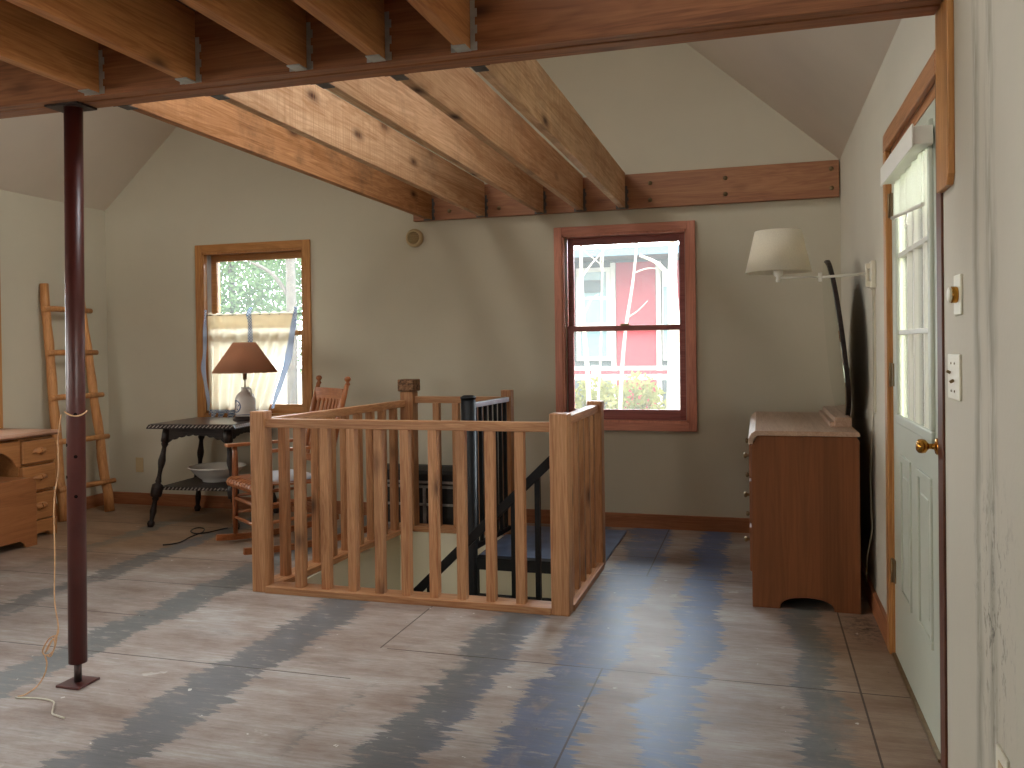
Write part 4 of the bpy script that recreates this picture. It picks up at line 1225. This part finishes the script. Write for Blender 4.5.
# ================================================================== DESK AND BENCH
dk = thing('kneehole_desk', (-4.93, 4.1, 0), 'maple kneehole desk with wooden drawer pulls against the left wall', 'desk')
DXF = -4.70
m = MB().prism([(-5.155, .685), (-4.70, .685), (-4.68, .69), (-4.665, .70), (-4.668, .712), (-4.69, .72), (-5.155, .72)], 'y', 3.42, 4.775)
m.build('desk_top', 'desk_top', dk, bevel=.004)
def pedestal(y0, y1):
    m = MB(); m.box(-5.15, DXF-.02, y0, y0+.02, .1, .685); m.box(-5.15, DXF-.02, y1-.02, y1, .1, .685); m.box(-5.15, -5.13, y0+.02, y1-.02, .1, .685)
    for z in (.105, .312, .500, .672): m.box(-5.13, DXF-.02, y0+.02, y1-.02, z-.006, z+.006)
    m.build('pedestal', 'desk_y', dk)
    # scalloped plinth
    pts = [(y0, .0), (y0, .118), (y1, .118), (y1, 0), (y1-.05, 0), (y1-.06, .02), (y1-.085, .035), (y1-.1, .03), (y0+.1, .03), (y0+.085, .035), (y0+.06, .02), (y0+.05, 0)]
    MB().prism(pts, 'x', DXF-.03, DXF+.008).build('plinth', 'desk_y', dk, bevel=.003)
    MB().prism([(-5.15, 0), (-5.15, .1), (DXF-.03, .1), (DXF-.03, 0), (DXF-.1, 0), (DXF-.1, .03), (-5.08, .03), (-5.08, 0)], 'y', y1-.022, y1-.002).build('plinth_side', 'desk_y', dk)
    for (z0, z1) in ((.512, .664), (.326, .492), (.125, .304)):
        d = B(DXF-.02, DXF+.012, y0+.008, y1-.006, z0, z1).build('drawer', 'desk_y', dk, bevel=.006)
        zc = (z0+z1)/2+.01; yc = (y0+y1)/2
        # shell shaped wooden pull
        mm = MB()
        rows = []
        for j in range(7):
            b0 = PI*j/12
            row = []
            for i in range(17):
                a = PI*i/16
                row.append(mm.bm.verts.new((DXF+.012+.026*math.sin(b0)*math.sin(a)**.6, yc-.062*math.cos(a)*math.cos(b0*.55), zc-.018+.034*math.sin(a)*math.cos(b0))))
            rows.append(row)
        for j in range(6):
            for i in range(16): mm.bm.faces.new((rows[j][i], rows[j][i+1], rows[j+1][i+1], rows[j+1][i])).smooth = True
        mm.bar((DXF+.012, yc-.062, zc-.018), (DXF+.012, yc+.062, zc-.018), .012, .007, (0, 0, 1))
        mm.bar((DXF+.014, yc, zc-.018), (DXF+.04, yc, zc+.0), .008, .03)
        bmesh.ops.remove_doubles(mm.bm, verts=mm.bm.verts, dist=.0004)
        mm.build('drawer_pull', 'desk_y', d)
pedestal(4.47, 4.755)
pedestal(3.44, 3.725)
pts = [(3.725, .672), (4.47, .672), (4.47, .50), (4.44, .50)]
for i in range(0, 21):
    a = i/20
    pts.append((4.44-.685*a, .50+.11*min(1, math.sin(PI*a)*1.9)**.6 if 0 < a < 1 else .5))
MB().prism(pts, 'x', DXF-.016, DXF).build('apron', 'desk_y', dk, bevel=.003)
B(-5.155, -5.145, 3.725, 4.47, .2, .68).build('kneehole_shade_panel', 'dark_hole', dk)  # near-black sheet paints in the shade at the back of the kneehole

bn = thing('vanity_bench', (-4.66, 4.1, 0), 'low brown wooden bench with arched base pulled out before the desk', 'bench')
bx0, bx1, by0, by1, bz = -4.80, -4.535, 3.78, 4.432, .445
pts = [(by0, 0), (by0, bz-.04), (by0+.01, bz-.012), (by0+.04, bz), (by1-.04, bz), (by1-.01, bz-.012), (by1, bz-.04), (by1, 0), (by1-.085, 0), (by1-.10, .03), (by1-.13, .05)]
pts += [(by0+.13, .05), (by0+.10, .03), (by0+.085, 0)]
MB().prism(pts, 'x', bx1-.02, bx1).build('front_panel', 'bench', bn, bevel=.003)
MB().prism(pts, 'x', bx0, bx0+.02).build('back_panel', 'bench', bn, bevel=.003)
MB().prism([(by0+.04, bz-.02), (by0+.04, bz-.001), (by1-.04, bz-.001), (by1-.04, bz-.02)], 'x', bx0+.02, bx1-.02).build('seat', 'bench', bn)
for (a, b_) in ((by0+.001, by0+.02), (by1-.02, by1-.001)):
    B(bx0+.02, bx1-.02, a, b_, .06, bz-.03).build('end_panel', 'bench', bn, bevel=.003)

# ================================================================== OUTSIDE
GZ = -.35
m = MB(); m.box(-40, 40, YB+T+.02, 60, GZ-3, GZ)
struct(m.build('ground', 'ground'), 'sunlit ground outside')
m = MB(); m.box(-60, 60, -60, YB+T+.02, LOW-.4, LOW-.12)
struct(m.build('ground', 'ground'), 'lower yard around the house')
m = MB(); m.box(2.75, 2.8, 1.5, 9.0, -.2, 2.0)
for i in range(50): m.box(2.735, 2.752, 1.5+.15*i, 1.5+.15*i+.14, -.2, 2.0)
struct(m.build('porch_wall', 'siding'), 'pale boarded porch wall outside the door')
struct(B(XR+T, 2.8, 1.5, 9.0, -.25, -.12).build('porch_floor', 'siding'))

HY = 14.0
hs = thing('neighbour_house', (-2, HY, GZ), 'red and grey building outside the reddish window', 'building')
B(-4.4, 6, HY, HY+4, GZ, 2.66).build('house_wall', 'house_grey', hs)
B(-2.26, -1.61, HY-.03, HY, GZ, 2.62).build('red_panel', 'house_red', hs)
B(-1.38, 6, HY-.03, HY, GZ, 2.62).build('red_panel', 'house_red', hs)
B(-4.6, 6.2, HY-1.2, HY-1.1, 2.615, 2.735).build('fascia', 'house_blue', hs)
MB().prism([(HY-1.1, 2.62), (HY-1.1, 2.70), (HY+2, 3.05), (HY+4.2, 2.80), (HY+4.2, 2.66), (HY, 2.66)], 'x', -4.6, 6.2).build('roof', 'house_grey', hs)
B(-2.345, -2.265, HY-.06, HY, GZ, 2.62).build('corner_trim', 'house_white', hs)
B(-1.60, -1.52, HY-.06, HY, GZ, 2.62).build('corner_trim', 'house_white', hs)
wn = MB()
for (a, b_, c, d) in ((-2.93, -2.86, 1.0, 2.55), (-2.42, -2.35, 1.0, 2.55), (-2.86, -2.42, 2.48, 2.55), (-2.86, -2.42, 1.55, 1.63), (-2.86, -2.42, 1.0, 1.07), (-2.86, -2.42, 2.02, 2.07)): wn.box(a, b_, HY-.05, HY, c, d)
f = wn.build('window', 'house_white', hs)
B(-2.86, -2.42, HY-.03, HY-.005, 1.0, 2.5).build('pane', 'pale_glass', f)
f = B(-1.50, -1.40, HY-.07, HY, 1.0, 2.45).build('window', 'house_white', hs)
B(-1.48, -1.42, HY-.08, HY-.06, 1.1, 2.2).build('pane', 'pale_glass', f)
f = B(-2.78, -2.50, HY-.12, HY-.03, 2.14, 2.34).build('window_unit', 'house_grey', hs)

fe = thing('deck_rail', (-1.8, 12, GZ), 'white horizontal deck rail outside the reddish window', 'fence')
B(-6, 4, 11.98, 12.02, .90, .955).build('rail', 'house_white', fe)
B(-6, 4, 11.98, 12.02, .76, .84).build('rail', 'house_white', fe)
B(-6, 4, 11.99, 12.01, .845, .89).build('rail', 'house_red', fe)
for i in range(9): B(-5.9+1.2*i, -5.82+1.2*i, 11.96, 12.04, GZ, .97).build('rail_post', 'house_white', fe)

def leafblob(center, rad, n, size, mat, name, parent, seed, world=True):
    rnd = random.Random(seed)
    m = MB()
    for _ in range(n):
        while True:
            p = Vector((rnd.uniform(-1, 1), rnd.uniform(-1, 1), rnd.uniform(-1, 1)))
            if .2 < p.length < 1: break
        p = Vector(center)+Vector((p.x*rad[0], p.y*rad[1], p.z*rad[2]))
        a = Vector((rnd.gauss(0, 1), rnd.gauss(0, 1), rnd.gauss(0, 1))).normalized()
        b_ = a.orthogonal().normalized()
        s = size*rnd.uniform(.6, 1.3)
        m.face([p-a*s, p+b_*s*.45, p+a*s, p-b_*s*.45])
    return m.build(name, mat, parent, world)
def leafy(loc, h, cr_, n, label, seed, tr=.09, zc=None, zr=1.9):
    t = thing('leafy_tree', loc, label, 'tree', group='leafy trees outside the curtained window')
    x, y, z = loc
    MB().tube(smooth([(x, y, z), (x+.05, y, z+h*.4), (x-.03, y+.05, z+h)]), [tr*(1-.5*i/10) for i in range(11)], 10).build('trunk', 'bark', t)
    leafblob((x, y, z+h*.62 if zc is None else zc), (cr_, cr_*.7, zr), n, .05, 'leaf', 'foliage', t, seed)
leafy((-9.1, 13.2, GZ), 5, 1.45, 15600, 'light green tree behind the left half of the curtained window', 1, zc=2.6)
leafy((-6.35, 13.4, GZ), 5, 1.3, 14400, 'light green tree behind the right half of the curtained window', 2, zc=2.5)
leafy((-8.8, 17.2, GZ), 6, 2.3, 15600, 'farther green tree in the middle of the curtained window', 3, zc=2.8, zr=2.4)
t = thing('bare_tree', (-6.27, 10.5, GZ), 'grey tree trunk outside the right side of the curtained window', 'tree')
MB().tube([(-6.27, 10.5, GZ), (-6.25, 10.5, 1.5), (-6.28, 10.5, 5)], [.08, .07, .05], 12).build('trunk', 'bark', t)
MB().tube(smooth([(-6.27, 10.5, 1.95), (-6.5, 10.45, 2.3), (-6.85, 10.4, 2.5)]), [.03]*5+[.025]*4+[.012]*2, 8).build('branch', 'bark', t)

def sapling(pts, r, label, twigs):
    t = thing('bare_tree', pts[0], label, 'tree')
    P = smooth(pts, 4); n = len(P)
    MB().tube(P, [r*(1-.6*i/(n-1)) for i in range(n)], 8).build('trunk', 'bark_pale', t)
    for (a, b_, c) in twigs:
        Q = smooth([a, b_, c], 3)
        MB().tube(Q, [r*.4*(1-.6*i/(len(Q)-1)) for i in range(len(Q))], 6).build('branch', 'bark_pale', t)
sapling([(-1.75, 9, GZ), (-1.77, 9, .85), (-1.81, 9, 1.5), (-1.83, 9, 2.2), (-1.8, 9, 3.2)], .03, 'slim pale bare tree at the left of the reddish window', [((-1.8, 9, 1.6), (-1.72, 9, 1.75), (-1.65, 9, 1.8)), ((-1.82, 9, 2.0), (-1.70, 9, 2.15), (-1.55, 9, 2.3))])
sapling([(-.84, 9, GZ), (-.86, 9, .7), (-.84, 9, 1.4), (-.86, 9, 2.0), (-.80, 9, 3.2)], .085, 'thick pale tree trunk at the right of the reddish window', [((-.85, 9, 1.9), (-1.0, 9, 2.1), (-1.2, 9, 2.2))])
sapling([(-1.45, 9, GZ), (-1.42, 9, .7), (-1.36, 9, 1.4), (-1.27, 9, 1.95), (-1.2, 9, 2.6)], .024, 'crooked pale sapling before the red siding', [((-1.33, 9, 1.55), (-1.22, 9, 1.62), (-1.12, 9, 1.72)), ((-1.25, 9, 2.02), (-1.12, 9, 2.06), (-.98, 9, 2.05))])
sapling([(-1.50, 7.9, GZ), (-1.46, 7.9, .7), (-1.43, 7.9, 1.2), (-1.40, 7.9, 2.1), (-1.36, 7.9, 2.8)], .014, 'thin grey sapling left of the red siding', [((-1.40, 7.9, 1.9), (-1.42, 7.9, 2.1), (-1.28, 7.9, 2.35)), ((-1.40, 7.9, 2.0), (-1.62, 7.9, 2.2), (-1.7, 7.9, 2.4))])
for i, (x, y, rx, zc, zr, lab) in enumerate([(-2.05, 10.9, .42, .5, .36, 'yellow green shrub at the lower left of the reddish window'), (-1.37, 10.0, .38, .52, .42, 'yellow green shrub at the lower middle of the reddish window'), (-.72, 10.8, .38, .42, .36, 'yellow green shrub at the lower right of the reddish window')]):
    t = thing('shrub', (x, y, GZ), lab, 'shrub')
    m = MB()
    for k in range(5): m.tube([(x+.03*k-.06, y, GZ), (x+.12*k-.24, y, zc)], .01, 6)
    m.build('stem', 'bark', t)
    leafblob((x, y, zc-.15), (rx, .3, zr+.15), 1300, .045, 'leaf2', 'foliage', t, 20+i)
